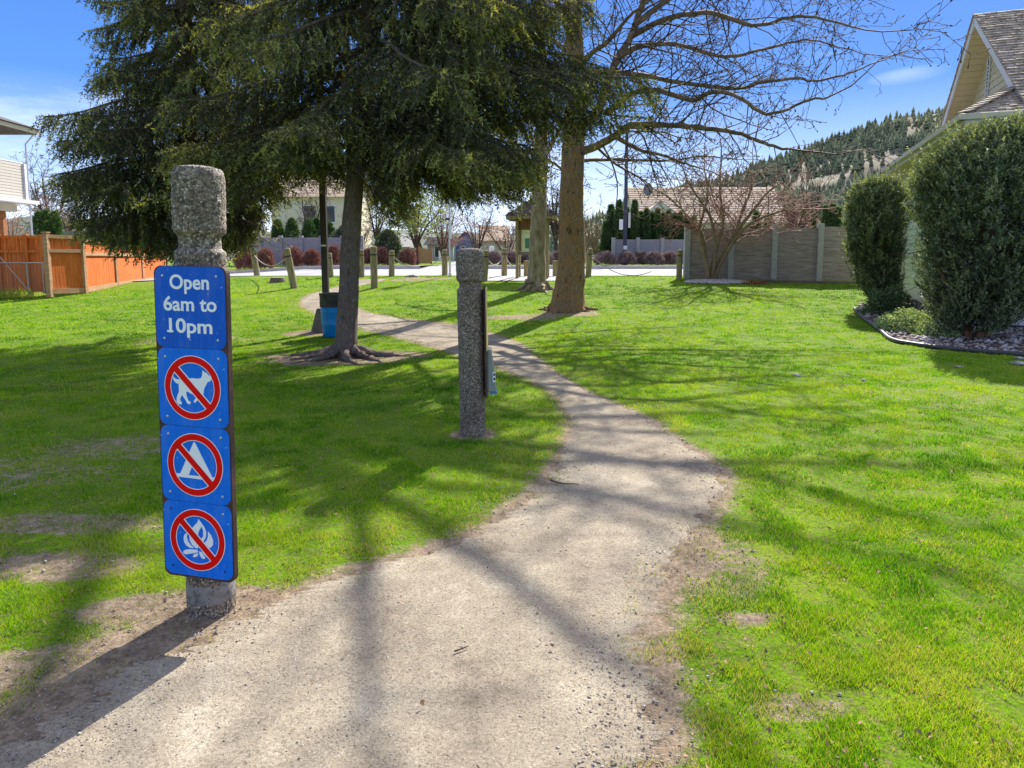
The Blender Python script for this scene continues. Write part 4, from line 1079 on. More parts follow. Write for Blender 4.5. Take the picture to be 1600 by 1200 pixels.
# ------------------------------------------------------------------ spruces
def spruce(pb, name_label, zmin, trunk_pts, trunk_rad, zlow, H, R, seed, azlen=None, extra=(), ztop_fine=6.6, dz_fine=.085, droop=.62, hang=(.25, .75), roots_=None):
    rg = np.random.default_rng(seed)
    e = empty('spruce_tree', pb); tag(e, name_label, 'tree')
    TB = MB(); tp = spline(trunk_pts, 50) - pb
    V, F = tube_vf(tp, np.interp(np.linspace(0, len(trunk_rad) - 1, 50), np.arange(len(trunk_rad)), trunk_rad), 24, rough=.16, seed=seed); TB.add(V, F)
    if roots_:
        tb2 = MB(); roots(tb2, pb, roots_[0], roots_[1], roots_[2], rg, roots_[3]); TB.add([tuple(np.array(v) - pb) for v in tb2.v], tb2.f)
    twig = []; P0 = []; DD = []; LL = []; VV = []; fine = []
    specs = []
    z = zlow; k = 0
    while z < H * .97:
        fr = (z - zlow) / (H - zlow)
        az = k * 2.399 + rg.uniform(-.35, .35)
        L = R * (1 - fr) ** .85 * rg.uniform(.66, 1.1) * (1 if z < ztop_fine + .6 else .85)
        if azlen: L *= azlen(az)
        specs.append((z, az, max(L, .4), None)); k += 1
        z += dz_fine if z < ztop_fine else .34
    for s in extra: specs.append(s)
    for z, az, L, dr in specs:
        i = int(np.clip(np.searchsorted(tp[:, 2], z), 1, 49)); o = tp[i].copy(); o[2] = z
        hd = np.array([math.cos(az), math.sin(az), 0]); sdv = np.array([-hd[1], hd[0], 0])
        t = np.linspace(0, 1, 12)
        dr_ = (droop if dr is None else dr) * rg.uniform(.75, 1.2)
        wob = np.cumsum(rg.normal(0, .03, 12)) * L * .35
        pts = o + hd * (L * t)[:, None] + sdv * wob[:, None]
        pts[:, 2] += L * (.10 * t - dr_ * t ** 1.5 + .30 * dr_ * t ** 4)
        r0 = .018 + .012 * L
        for a in range(11): twig.append((*pts[a], *pts[a + 1], r0 * (1 - a / 12.5), r0 * (1 - (a + 1) / 12.5)))
        isf = z < ztop_fine; lv = rg.normal(0, .13)
        step = .085 if isf else .30
        nt_ = max(3, int(L / step))
        for j in range(nt_):
            f = .10 + .90 * (j + rg.random()) / nt_
            a = f * 11; ia = min(int(a), 10); q = pts[ia] * (1 - (a - ia)) + pts[ia + 1] * (a - ia)
            dirl = unit(pts[ia + 1] - pts[ia])
            for sg in (-1, 1):
                l2 = L * (.10 + .30 * (1 - f) * min(1, f * 3)) * rg.uniform(.6, 1.3) + .08
                l2 = min(l2, 1.0)
                d2 = unit(dirl * rg.uniform(.5, 1.0) + sdv * sg * rg.uniform(.6, 1.0) + np.array([0, 0, -.25 - .3 * rg.random()]))
                q2 = q + d2 * l2; q2[2] -= .12 * l2
                twig.append((*q, *q2, .0055, .003))
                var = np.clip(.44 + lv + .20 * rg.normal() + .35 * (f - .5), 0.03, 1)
                ns = max(2, int(l2 / .075)) if isf else max(1, int(l2 / .22))
                for s_ in range(ns):
                    g = (s_ + rg.random()) / ns; c = q * (1 - g) + q2 * g
                    # drooping branchlet
                    P0.append(c); DD.append(unit(np.array([0, 0, -1.0]) + d2 * rg.uniform(.3, 1.5) + rg.normal(0, .22, 3)))
                    LL.append(rg.uniform(*hang) * (.45 + .55 * min(1, L / R * 1.6))); VV.append(np.clip(var + .16 * rg.normal(), 0, 1)); fine.append(isf)
                # shoot along the twig itself
                P0.append(q); DD.append(d2); LL.append(l2 * 1.05); VV.append(np.clip(var + .22, 0, 1)); fine.append(isf)
            P0.append(q); DD.append(dirl); LL.append(.16); VV.append(.6); fine.append(isf)
    P0 = np.array(P0); DD = np.array(DD); LL = np.array(LL); VV = np.array(VV); fine = np.array(fine)
    print(name_label, 'strands', len(P0))
    W0 = P0 + pb; pxs = W0[:, 0] / W0[:, 1] * FPX + PPX
    lim = np.interp(pxs, [q[0] for q in zmin], [EYE + (HOR - q[1]) / FPX * pb[1] for q in zmin])
    k_ = (W0[:, 2] - LL * np.clip(-DD[:, 2], 0, 1)) > lim + rg.normal(0, .10, len(P0)) + .25 * (vnoise(pxs, pxs * 0, 30, seed) - .5)
    P0, DD, LL, VV, fine = P0[k_], DD[k_], LL[k_], VV[k_], fine[k_]
    dead = rg.random(len(P0)) < .05; VV[dead] *= .1
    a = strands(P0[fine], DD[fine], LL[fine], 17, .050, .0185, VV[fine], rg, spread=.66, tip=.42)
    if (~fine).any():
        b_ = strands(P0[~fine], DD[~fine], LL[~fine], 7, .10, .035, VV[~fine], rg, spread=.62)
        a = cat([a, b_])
    TB.build('trunk', M['bark_spruce'], e, smooth=True)
    tw = np.array(twig); mx_ = (tw[:, :3] + tw[:, 3:6]) / 2 + pb; px2 = mx_[:, 0] / mx_[:, 1] * FPX + PPX
    lim2 = np.interp(px2, [q[0] for q in zmin], [EYE + (HOR - q[1]) / FPX * pb[1] for q in zmin]) + .12
    tw = tw[(mx_[:, 2] > lim2)]
    V, F = segs_vf(tw, 3); np_mesh('branches', V, F, M['bark_spruce'], e)
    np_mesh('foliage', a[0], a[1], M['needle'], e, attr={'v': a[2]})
    return e
pb = gp(540, 557); D0 = float(pb[1]); u_ = D0 / FPX
def az1(a):
    # longest toward +x, shorter toward the left tree
    return 1.0 + .12 * math.cos(a) 
spruce(pb, 'large spruce with scaly trunk and spreading roots beside the blue barrel', [(300, 330), (380, 335), (410, 325), (440, 296), (475, 275), (510, 262), (545, 280), (572, 285), (592, 340), (628, 350), (645, 300), (668, 285), (700, 300), (740, 312), (800, 318), (835, 290), (850, 250), (880, 236), (905, 225), (990, 200)],
       [A(540, 566), A(540, 552), A(541, 520), A(545, 450), A(548, 380), A(553, 300), A(560, 220), A(566, 150), A(572, 60), A(578, -40), A(584, -200), A(590, -500), A(594, -800)],
       [24 * u_, 19.5 * u_, 16.5 * u_, 15.5 * u_, 14.5 * u_, 13.5 * u_, 12.5 * u_, 12.5 * u_, 11 * u_, 10 * u_, 8 * u_, 4 * u_, 1 * u_],
       2.7, 10.5, 3.15, 31, az1,
       extra=[(4.0, .05, 4.0, .34), (4.2, -.15, 3.8, .36), (3.6, .3, 3.3, .45), (3.5, -.3, 3.1, .45), (3.0, .0, 2.6, .6), (3.1, .35, 2.7, .55), (2.75, -.5, 2.2, .55), (2.75, 3.4, 2.0, .5), (2.8, 2.8, 1.9, .55), (3.0, 4.3, 1.8, .6), (2.6, 5.0, 1.0, .7), (2.5, .5, .9, .8), (2.4, -.6, .9, .9), (2.5, 5.7, 1.1, .7), (4.7, .12, 3.1, .30), (5.1, -.08, 3.0, .30), (5.4, .25, 2.8, .28), (4.4, -.02, 3.3, .36), (3.0, -.9, 1.3, .85), (2.9, -.4, 1.2, .9), (3.1, .1, 1.5, .8), (2.8, -1.3, 1.0, .9), (3.2, -.1, 2.6, .45), (3.3, .3, 2.9, .42), (3.2, -.45, 2.7, .42), (3.0, .7, 2.2, .5), (3.4, 3.6, 2.4, .42), (3.3, 2.6, 2.4, .45)],
       dz_fine=.074, hang=(.14, .52), roots_=(.17, 9, 1.05, [0.0, .5, 1.5, 2.6, 3.14, 3.5, 4.2, 4.9, 5.8]))
pb = gp(312, 534); D0 = float(pb[1]); u_ = D0 / FPX
spruce(pb, 'dense dark spruce behind the signpost with branches hanging nearly to the lawn', [(60, 205), (85, 260), (110, 300), (125, 365), (160, 385), (200, 412), (220, 432), (245, 405), (300, 420), (350, 415), (385, 395), (400, 370), (415, 335), (450, 300)],
       [A(312, 540), A(311, 500), A(308, 400), A(303, 300), A(297, 200), A(292, 100), A(288, 0), A(284, -150), A(280, -400), A(278, -600)],
       [22 * u_, 15 * u_, 14 * u_, 13 * u_, 12 * u_, 11 * u_, 10 * u_, 8 * u_, 4 * u_, 1 * u_],
       1.9, 10.8, 2.7, 47, lambda a: 1.0 + .08 * math.cos(a), extra=[(2.4, 3.3, 1.7, .62), (2.3, 3.6, 1.6, .7), (2.5, 2.9, 2.3, .38), (2.9, 3.2, 2.5, .3), (2.0, 4.1, 1.3, .65), (2.1, 4.6, 1.2, .6), (2.2, .3, 1.3, .6), (2.1, -.4, 1.3, .6), (2.3, -1.0, 1.2, .6)], hang=(.13, .40), droop=.5, dz_fine=.070)

# ------------------------------------------------------------------ notice kiosk
pk = at(833, 435, 23.5); kz = float(G(pk[0], 23.5)) + .03
ks = empty('notice_kiosk', (pk[0], 23.95, kz), math.radians(-6)); tag(ks, 'wooden notice kiosk with hipped shake roof and pale map board behind the pale tree', 'kiosk')
hw = .51; hd_ = .40; eh = 2.10
for sx in (-1, 1):
    for sy in (-1, 1):
        S = MB(); S.box((sx * hw, sy * hd_, eh / 2), (.10, .10, eh)); S.build('leg', M['woodpost'] if True else None, ks, bevel=.006)
S = MB()
for sy in (-1, 1): S.box((0, sy * (hd_ + .06), eh - .02), (hw * 2 + .2, .04, .20))
for sx in (-1, 1): S.box((sx * (hw + .06), 0, eh - .03), (.04, hd_ * 2 + .1, .18))
S.build('header_beam', M['kiosk_wood'], ks)
S = MB(); S.box((0, -hd_ + .0, eh - .28), (hw * 2 - .1, .05, .32)); S.box((-hw + .11, -hd_, 1.5), (.05, .05, 1.1)); S.box((hw - .11, -hd_, 1.5), (.05, .05, 1.1)); S.build('inner_frame', M['kiosk_wood'], ks)
boardm = noise_mat('pale yellow green notice sheet', [(.66, .68, .34), (.74, .76, .44)], scale=2, rough=.6, bump=0)
S = MB(); S.box((0, -hd_ + .045, 1.43), (hw * 2 - .1, .03, 1.16)); bd = S.build('notice_board', boardm, ks)
S = MB(); S.box((-.13, -hd_ + .026, 1.20), (.22, .006, .34)); S.build('map_panel', plain('green map', (.08, .20, .12), rough=.5), bd)
S = MB()
for zz in (1.55, 1.70, 1.74, 1.85): S.box((-.02, -hd_ + .026, zz), (.72, .004, .012))
S.box((-.36, -hd_ + .026, 1.93), (.10, .004, .05)); S.build('board_print', plain('faded green print', (.30, .34, .16), rough=.6), bd)
S = MB(); S.box((0, -hd_ + .01, .86), (hw * 2 - .06, .07, .10)); S.build('ledge', M['timber'], ks)
S = MB(); S.box((hw, 0, 1.43), (.03, hd_ * 2 - .1, 1.16)); S.build('side_board', boardm, ks)
def shakes(S, o, u, v, Lu, Lv, du, dv, th, rg, keep=None):
    o, u, v = map(lambda a: np.asarray(a, float), (o, u, v)); u = u / np.linalg.norm(u); v = v / np.linalg.norm(v); n = np.cross(u, v); n /= np.linalg.norm(n)
    if n[2] < 0: n = -n
    r = 0; b_ = 0
    while b_ < Lv:
        a = -rg.random() * du
        while a < Lu:
            w = du * rg.uniform(.6, 1.35)
            a0, a1 = max(a, 0), min(a + w - .004, Lu)
            if a1 - a0 > .01 and (keep is None or keep((a0 + a1) / 2, b_ + dv / 2)):
                t0 = th * rg.uniform(.8, 1.5); e = rg.uniform(-.01, .01)
                P = lambda x, y, h: o + u * x + v * y + n * h
                y0, y1 = b_ - .02 + e, min(b_ + dv * 1.25, Lv)
                S.add([P(a0, y0, 0), P(a1, y0, 0), P(a1, y1, -.004), P(a0, y1, -.004), P(a0, y0, t0), P(a1, y0, t0 * rg.uniform(.8, 1.1)), P(a1, y1, .004), P(a0, y1, .004)],
                      [(0, 3, 2, 1), (4, 5, 6, 7), (0, 1, 5, 4), (1, 2, 6, 5), (2, 3, 7, 6), (3, 0, 4, 7)])
            a += w
        b_ += dv
ra = np.random.default_rng(5)
S = MB(); ro = .86; rd = .76; rh = .62; rb = eh + .03
pk_ = np.array([0, 0, rb + rh])
cs = [np.array([-ro, -rd, rb]), np.array([ro, -rd, rb]), np.array([ro, rd, rb]), np.array([-ro, rd, rb])]
for k in range(4):
    c0, c1 = cs[k], cs[(k + 1) % 4]; mid = (c0 + c1) / 2; u = c1 - c0; v = pk_ - mid; Lu = np.linalg.norm(u); Lv = np.linalg.norm(v)
    S.add([c0, c1, pk_], [(0, 1, 2)])
    shakes(S, c0, u, v, Lu, Lv, .12, .14, .02, ra, keep=lambda a, b_, Lu=Lu, Lv=Lv: abs(a - Lu / 2) < (Lu / 2) * (1 - b_ / Lv) + .02)
S.build('roof', M['kiosk_roof'], ks)
S = MB()
for k in range(4):
    c0, c1 = cs[k] * np.array([.98, .98, 1]), cs[(k + 1) % 4] * np.array([.98, .98, 1]); S.beam(c0 - [0, 0, .06], c1 - [0, 0, .06], .03, .13)
S.add([c * np.array([.97, .97, 1]) - [0, 0, .05] for c in cs], [(0, 3, 2, 1)])
S.build('fascia', M['woodpost'], ks)
for px, lb in ((822, 'short round post under the kiosk board left of the pale trunk'), (867, 'short round post right of the pale trunk by the kiosk')):
    p = at(px, 433, 24.6); h = 25 / FPX * 24.6
    e = empty('wooden_post', (p[0], p[1], float(G(p[0], p[1])))); tag(e, lb, 'wooden post', 'round posts along the road edge')
    S = MB(); S.lathe([(.085, -.1), (.085, h), (.07, h + .01), (.01, h + .015)], 12); S.build('shaft', M['woodpost'], e)

# ------------------------------------------------------------------ panel fences
def panel_fence(name, label, pts, pmat, postmat, courses=9, post_w=.14, proud=.06, grp=None, courseheights=True):
    """pts: list of (x, y, zbottom, ztop) at the posts"""
    e = empty(name, (pts[0][0], pts[0][1], pts[0][2])); tag(e, label, 'fence', grp)
    o = np.array([pts[0][0], pts[0][1], pts[0][2]])
    for i, p in enumerate(pts):
        S = MB(); S.box((p[0] - o[0], p[1] - o[1], (p[2] + p[3] + .05) / 2 - o[2]), (post_w, post_w, p[3] + .05 - p[2] + .1)); S.build('post', postmat, e, bevel=.01)
    for a, b_ in zip(pts[:-1], pts[1:]):
        S = MB(); dx = b_[0] - a[0]; dy = b_[1] - a[1]; L = math.hypot(dx, dy); u = np.array([dx, dy]) / L; nrm = np.array([u[1], -u[0]])
        zt_ = min(a[3], b_[3]); zb_ = min(a[2], b_[2]) - .05; H = zt_ - zb_
        zs = np.linspace(zb_, zt_, courses + 1)
        for k in range(courses):
            z0, z1 = zs[k] + .008, zs[k + 1] - .004
            th = .05 + rnd.uniform(-.006, .006)
            c = [(a[0] + u[0] * (post_w / 2) - o[0], a[1] + u[1] * post_w / 2 - o[1]), (b_[0] - u[0] * post_w / 2 - o[0], b_[1] - u[1] * post_w / 2 - o[1])]
            m = ((c[0][0] + c[1][0]) / 2, (c[0][1] + c[1][1]) / 2, (z0 + z1) / 2 - o[2])
            S.box(m, (L - post_w, th, z1 - z0), math.atan2(dy, dx))
        S.box(((a[0] + b_[0]) / 2 - o[0], (a[1] + b_[1]) / 2 - o[1], (zb_ + zt_) / 2 - o[2]), (L - post_w - .02, .03, H - .02), math.atan2(dy, dx))
        S.build('panel', pmat, e)
    return e
def fp(px, ytop, ybot, Y):
    a = at(px, ytop, Y); b_ = at(px, ybot, Y); return (b_[0], Y, b_[2], a[2])
panel_fence('panel_fence', 'tall grey brown panel fence with pale posts at the back of the lawn',
            [fp(1072, 357, 437, 23.8), fp(1140, 357, 438, 23.6), fp(1207, 356, 439, 23.4), fp(1278, 354, 441, 23.2), fp(1352, 353, 443, 23.0), fp(1430, 352, 445, 22.8)], M['greypanel'], M['concpost'], 10, .19)
# low timber at its foot
a = gp(1183, 447); 
S = MB()
pa = at(1186, 447, 22.75); pb2 = at(1345, 452, 22.2)
for k in range(2):
    S.beam((pa[0], pa[1], pa[2] - .02 + .17 * k), (pb2[0], pb2[1], pb2[2] - .02 + .17 * k), .16, .165)
tag(S.build('retaining_timber', M['timber'], bevel=.01), 'low brown timber retaining edge at the foot of the grey panel fence', 'retaining wall')
panel_fence('panel_fence', 'low blue grey panel wall across the road in front of the dark cone hedge', [fp(958, 374, 412, 38.6), fp(996, 374, 412, 38.6), fp(1034, 374, 412, 38.6), fp(1074, 374, 412, 38.6), fp(1116, 374, 412, 38.6)], M['bluepanel'], M['concpost'], 8, .2)
panel_fence('panel_fence', 'blue grey panel wall across the road behind the red shrubs', [fp(x, 371, 413, 38.6) for x in (376, 408, 440, 472, 504, 536, 566)], M['bluepanel'], M['bluepanel'], 8, .2)
panel_fence('panel_fence', 'distant grey fence strip showing just above the orange cedar fence', [fp(x, 362, 400, 52) for x in (52, 93, 135, 180)], M['bluepanel'], M['concpost'], 6, .2)

# ------------------------------------------------------------------ orange cedar fence
cf = [(78, 459, 366, 19.5), (133, 457, 369, 20.6), (182, 448, 377, 23.2), (223, 441, 381, 26.8), (261, 435, 384, 31.0)]
e = empty('cedar_fence', tuple(at(78, 459, 19.5))); tag(e, 'orange cedar board fence stepping away behind the left lawn', 'fence')
o = np.array(at(78, 459, 19.5))
pp = []
for px, yb, yt, Yd in cf:
    b_ = at(px, yb, Yd); t_ = at(px, yt, Yd); pp.append((b_ - o, t_[2] - o[2]))
for (b_, zt_) in pp:
    S = MB(); S.box((b_[0], b_[1], (b_[2] + zt_ + .03) / 2 - .05), (.13, .13, zt_ + .03 - b_[2] + .1)); S.box((b_[0], b_[1], zt_ + .05), (.17, .17, .03)); S.build('post', M['cedar_rail'], e, bevel=.006)
def pickets(S, a, b_, zb0, zb1, zt0, zt1, w=.105, th=.018):
    L = math.hypot(b_[0] - a[0], b_[1] - a[1]); n = int(L / w); ang = math.atan2(b_[1] - a[1], b_[0] - a[0])
    for i in range(n):
        f = (i + .5) / n; x = a[0] + (b_[0] - a[0]) * f; y = a[1] + (b_[1] - a[1]) * f
        z0 = zb0 + (zb1 - zb0) * f; z1 = zt0 + (zt1 - zt0) * f
        S.box((x, y, (z0 + z1) / 2), (L / n - .006, th + rnd.uniform(-.003, .003), z1 - z0 + rnd.uniform(-.006, .006)), ang)
for (a, za), (b_, zb2) in zip(pp[:-1], pp[1:]):
    S = MB(); zt_ = min(za, zb2) - .02
    pickets(S, a, b_, a[2] + .12, b_[2] + .12, zt_, zt_)
    S.build('picket_panel', M['cedar'], e)
    S = MB(); off = np.array([.04, -.03, 0])
    u = unit(b_ - a); nr = np.array([u[1], -u[0], 0]); 
    if nr[0] < 0: nr = -nr
    for zz, hh in ((zt_ - .02, .10), (zt_ - .42, .10)):
        S = MB(); S.beam((a[0] + nr[0] * .045, a[1] + nr[1] * .045, zz), (b_[0] + nr[0] * .045, b_[1] + nr[1] * .045, zz), .045, hh); S.build('rail', M['cedar_rail'], e)
    S = MB(); S.beam(tuple(a + nr * .03 + [0, 0, .07]), tuple(b_ + nr * .03 + [0, 0, .07]), .05, .15); S.build('kickboard', M['cedar_rail'], e)
# frontal part behind chain link
e = empty('cedar_fence', tuple(at(-60, 456, 20.1))); tag(e, 'deeper orange cedar fence section behind the chain link gate', 'fence')
o = np.array(at(-60, 456, 20.1)); xs_ = [-60, 3, 47, 72]
for px in xs_:
    b_ = at(px, 456, 20.1) - o; t_ = at(px, 368, 20.1) - o
    S = MB(); S.box((b_[0], b_[1], (b_[2] + t_[2]) / 2), (.12, .12, t_[2] - b_[2] + .06)); S.build('post', M['cedar'], e, bevel=.006)
for p0_, p1_ in zip(xs_[:-1], xs_[1:]):
    a = at(p0_, 456, 20.1) - o; b_ = at(p1_, 456, 20.1) - o; zt_ = (at(p0_, 370, 20.1) - o)[2]
    S = MB(); pickets(S, a + [.06, .02, 0], b_ + [-.06, .02, 0], a[2], b_[2], zt_, zt_); S.build('picket_panel', M['cedar'], e)
    for dz_ in (0, .42):
        S = MB(); S.beam(tuple(a + [.07, -.03, zt_ - dz_]), tuple(b_ + [-.07, -.03, zt_ - dz_]), .04, .075); S.build('rail', M['cedar'], e)
# chain link gate
o = np.array(at(-60, 459, 19.62)); e = empty('chain_link_gate', tuple(o)); tag(e, 'low galvanised chain link gate in front of the orange fence at the left edge', 'gate')
x0 = 0; x1 = float((at(70, 459, 19.62) - o)[0]); zt_ = float((at(70, 411, 19.62) - o)[2])
galv = _metal('weathered galvanised tube', (.42, .38, .34), .5, .6)
S = MB(); S.tube([(x0, 0, zt_), (x1, 0, zt_)], [.022] * 2, 8); S.tube([(x1 - .45, 0, 0), (x1 - .45, 0, zt_)], [.022] * 2, 8); S.tube([(x1 - 1.4, 0, zt_ + .42), (x1 - .42, 0, .05)], [.014] * 2, 6); S.tube([(x1, 0, 0), (x1, 0, zt_)], [.022] * 2, 8)
S.build('frame', galv, e)
seg = []; st = .075
for k in range(-20, int(x1 / st) + 20):
    for sg in (1, -1):
        xa = k * st; xb = xa + sg * zt_
        pa_, pb_ = (xa, .0), (xb, zt_)
        lo_t, hi_t = 0, 1
        if sg > 0: lo_t = max(0, (0 - xa) / zt_); hi_t = min(1, (x1 - xa) / zt_)
        else: lo_t = max(0, (xa - x1) / zt_); hi_t = min(1, xa / zt_)
        if hi_t > lo_t: seg.append((xa + sg * zt_ * lo_t, 0.003 * sg, zt_ * lo_t, xa + sg * zt_ * hi_t, 0.003 * sg, zt_ * hi_t, .0035, .0035))
V, F = segs_vf(np.array(seg), 3); np_mesh('wire_mesh', V, F, galv, e)
# tall dry weeds at its foot
N = 900; rg = np.random.default_rng(3); q = [gp(px, 460) for px in (-40, 90)]
f = rg.random(N); x = q[0][0] + (q[1][0] - q[0][0]) * f; y = 19.45 + rg.random(N) * .3 - .1; 
V, F, A_ = strands(np.stack([x, y, G(x, y)], 1), unit(rg.normal(0, .3, (N, 3)) + [0, 0, 1]), .10 + .22 * rg.random(N), 4, .10, .012, .5 + .5 * rg.random(N), rg, spread=.3)
tag(np_mesh('weeds', V, F, M['grass'], attr={'v': A_}), 'taller pale weeds along the foot of the left fence', 'weeds', kind='stuff')

# ------------------------------------------------------------------ shrubs and hedges
def cone_bush(name, label, catg, base, h, r, mat, n, rg, nl=.07, nw=.02, grp=None, shape=lambda t: (1 - t) ** .7, stem=True):
    e = empty(name, base); tag(e, label, catg, grp)
    t = rg.random(n) ** .8; a = rg.uniform(0, 2 * PI, n)
    lump = .68 + .55 * vnoise(np.cos(a) * 2 + 5, t * h * 2.5 + np.sin(a) * 2, .6, int(r * 1000) % 97)
    rr = r * shape(t) * lump * (rg.random(n) ** .35)
    P = np.stack([rr * np.cos(a), rr * np.sin(a), t * h], 1)
    D = unit(np.stack([np.cos(a) * .5, np.sin(a) * .5, np.ones(n) * .9], 1) + rg.normal(0, .25, (n, 3)))
    var = np.clip(.45 + .2 * rg.normal(size=n) + .25 * (lump - .97) * 2, 0, 1)
    V, F, A_ = strands(P, D, np.full(n, nl * 1.3), 4, nl, nw, var, rg, spread=.5)
    np_mesh('foliage', V, F, mat, e, attr={'v': A_})
    if stem:
        S = MB(); S.tube([(0, 0, -.05), (0, 0, h * .7)], [r * .12, r * .03], 6); S.build('stem', M['bark_spruce'], e)
    return e
rg = np.random.default_rng(60)
# cone cedars behind the right low wall
cones = [(946, 405, 352, 9), (953, 405, 325, 13), (966, 405, 318, 12), (978, 405, 330, 8), (990, 405, 318, 11), (1000, 405, 336, 8), (1009, 405, 331, 8), (1018, 405, 337, 7), (1026, 405, 332, 8), (1035, 405, 338, 7), (1043, 405, 334, 8), (1052, 405, 339, 7), (1061, 405, 336, 8), (1071, 405, 342, 8), (1082, 405, 343, 8)]
for i, (px, yb, yt, wp) in enumerate(cones):
    Yd = 39.6 + .4 * (i % 2); b_ = at(px, 412, Yd); h = (412 - yt) / FPX * Yd
    lab = ['leftmost low cone cedar at the left end of the dark hedge', 'tall slim cone cedar left of the dark street pole', 'tallest cone cedar beside the dark street pole', 'slim cone cedar just right of the dark street pole', 'tall pointed cone cedar standing alone above the hedge'][i] if i < 5 else ['first', 'second', 'third', 'fourth', 'fifth', 'sixth', 'seventh', 'eighth', 'ninth', 'tenth'][i - 5] + ' small cedar cone right of the tall pointed one'
    cone_bush('cedar_tree', lab, 'hedge tree', (b_[0], b_[1], b_[2]), h, wp / FPX * Yd * 1.05, M['thuja'], 1500, rg, nl=.13, nw=.045, grp='cone cedars behind the low panel wall')
for i, (px, yb, yt, wp) in enumerate([(1178, 0, 337, 11), (1197, 0, 339, 10), (1232, 0, 328, 13), (1252, 0, 335, 9), (1268, 0, 340, 8), (1286, 0, 328, 8), (1296, 0, 324, 9), (1306, 0, 330, 10)]):
    Yd = 30; b_ = at(px, 420, Yd); h = (420 - yt) / FPX * Yd
    cone_bush('cedar_tree', ['small cedar showing left of the bare shrub tree stems over the fence', 'small cedar right of it over the grey fence', 'broad dark cedar behind the second fence bay', 'slim cedar beside the little bare tree', 'short cedar right of the little bare tree', 'yellow tipped cedar left of the clipped yew', 'tall middle cedar left of the clipped yew', 'last cedar touching the clipped yew'][i], 'hedge tree', (b_[0], b_[1], b_[2]), h, wp / FPX * Yd, M['thuja'], 1200, rg, nl=.11, nw=.04, grp='cedars peeping over the panel fence')
for i, (px, yt, wp, Yd) in enumerate([(436, 348, 14, 40), (458, 346, 15, 40), (484, 347, 15, 40), (497, 345, 13, 40.6), (516, 352, 13, 40)]):
    b_ = at(px, 413, Yd); h = (413 - yt) / FPX * Yd
    cone_bush('cedar_tree', ['leftmost rounded cedar over the blue grey wall', 'second rounded cedar over the blue grey wall', 'rounded cedar left of the lamp pole', 'rounded cedar directly behind the lamp pole', 'rounded cedar between lamp pole and spruce trunk'][i], 'hedge tree', (b_[0], b_[1], b_[2]), h, wp / FPX * Yd, M['thuja'], 1800, rg, nl=.12, nw=.045, grp='rounded cedars over the left wall', shape=lambda t: np.clip((1 - t ** 2.2), 0, 1) ** .7)
for i, (px, yt, wp) in enumerate([(65, 335, 9), (77, 333, 10), (90, 334, 8)]):
    b_ = at(px, 400, 50); h = (400 - yt) / FPX * 50
    cone_bush('cedar_tree', ['left third of the small square cedar clump above the orange fence', 'middle of the small square cedar clump above the orange fence', 'right third of the small square cedar clump above the orange fence'][i], 'hedge tree', (b_[0], b_[1], b_[2]), h, wp / FPX * 50, M['thuja'], 1200, rg, nl=.15, nw=.05, grp='square cedar clump on the left', shape=lambda t: np.clip(1 - t ** 7, 0, 1))
# red shrubs and lavender across the road
reds = [(382, 16, 24), (415, 14, 22), (459, 12, 20), (487, 12, 18), (522, 9, 20), (576, 9, 20), (597, 9, 20), (637, 10, 20)]
rlab = ['leftmost broad red brown shrub before the blue grey wall', 'second red brown shrub, just right of the leaning end post', 'red brown shrub left of the thick leaning post', 'red brown shrub left of the lamp pole', 'red brown shrub between lamp pole and spruce trunk', 'red brown shrub right of the spruce trunk', 'red brown shrub behind the thick forward post', 'last red brown shrub by the side road']
for i, (px, w_, h_) in enumerate(reds):
    Yd = 36.4; b_ = at(px, 414, Yd); z = float(G(b_[0], Yd)) + .12
    cone_bush('red_shrub', rlab[i], 'shrub', (b_[0], Yd, z), h_ / FPX * Yd * rg.uniform(.85, 1.2) + .1, w_ / FPX * Yd * rg.uniform(.85, 1.15), M['barberry'], 1300, rg, nl=.15, nw=.022, grp='red brown shrubs across the road', shape=lambda t: np.sin(np.clip(t * .8 + .2, 0, 1) * PI) ** .5 * 1.0, stem=False)
lavs = [(772, 12), (800, 13), (826, 14), (850, 12), (872, 10), (902, 12), (946, 17), (978, 12), (1000, 12), (1022, 13), (1046, 13)]
for i, (px, w_) in enumerate(lavs):
    Yd = 36.2 + (i % 3) * .4; b_ = at(px, 414, Yd); z = float(G(b_[0], Yd)) + .12
    lab = ['dry lavender mound behind the post right of the bollard', 'dry lavender mound left of the kiosk', 'dry lavender mound under the kiosk board', 'dry lavender mound hidden behind the pale trunk', 'dry lavender mound between the two bare trunks', 'dry lavender mound just right of the big trunk', 'largest dry lavender mound before the street pole', 'dry lavender mound right of the street pole', 'dry lavender mound before the middle of the low wall', 'dry lavender mound left of the fence end post', 'last dry lavender mound beside the tall fence'][i]
    cone_bush('lavender_bush', lab, 'shrub', (b_[0], Yd, z), 17 / FPX * Yd, w_ / FPX * Yd * 1.15, M['lavender'], 1500, rg, nl=.12, nw=.022, grp='dry lavender mounds across the road', shape=lambda t: np.sqrt(np.clip(1 - t ** 2, 0, 1)), stem=False)

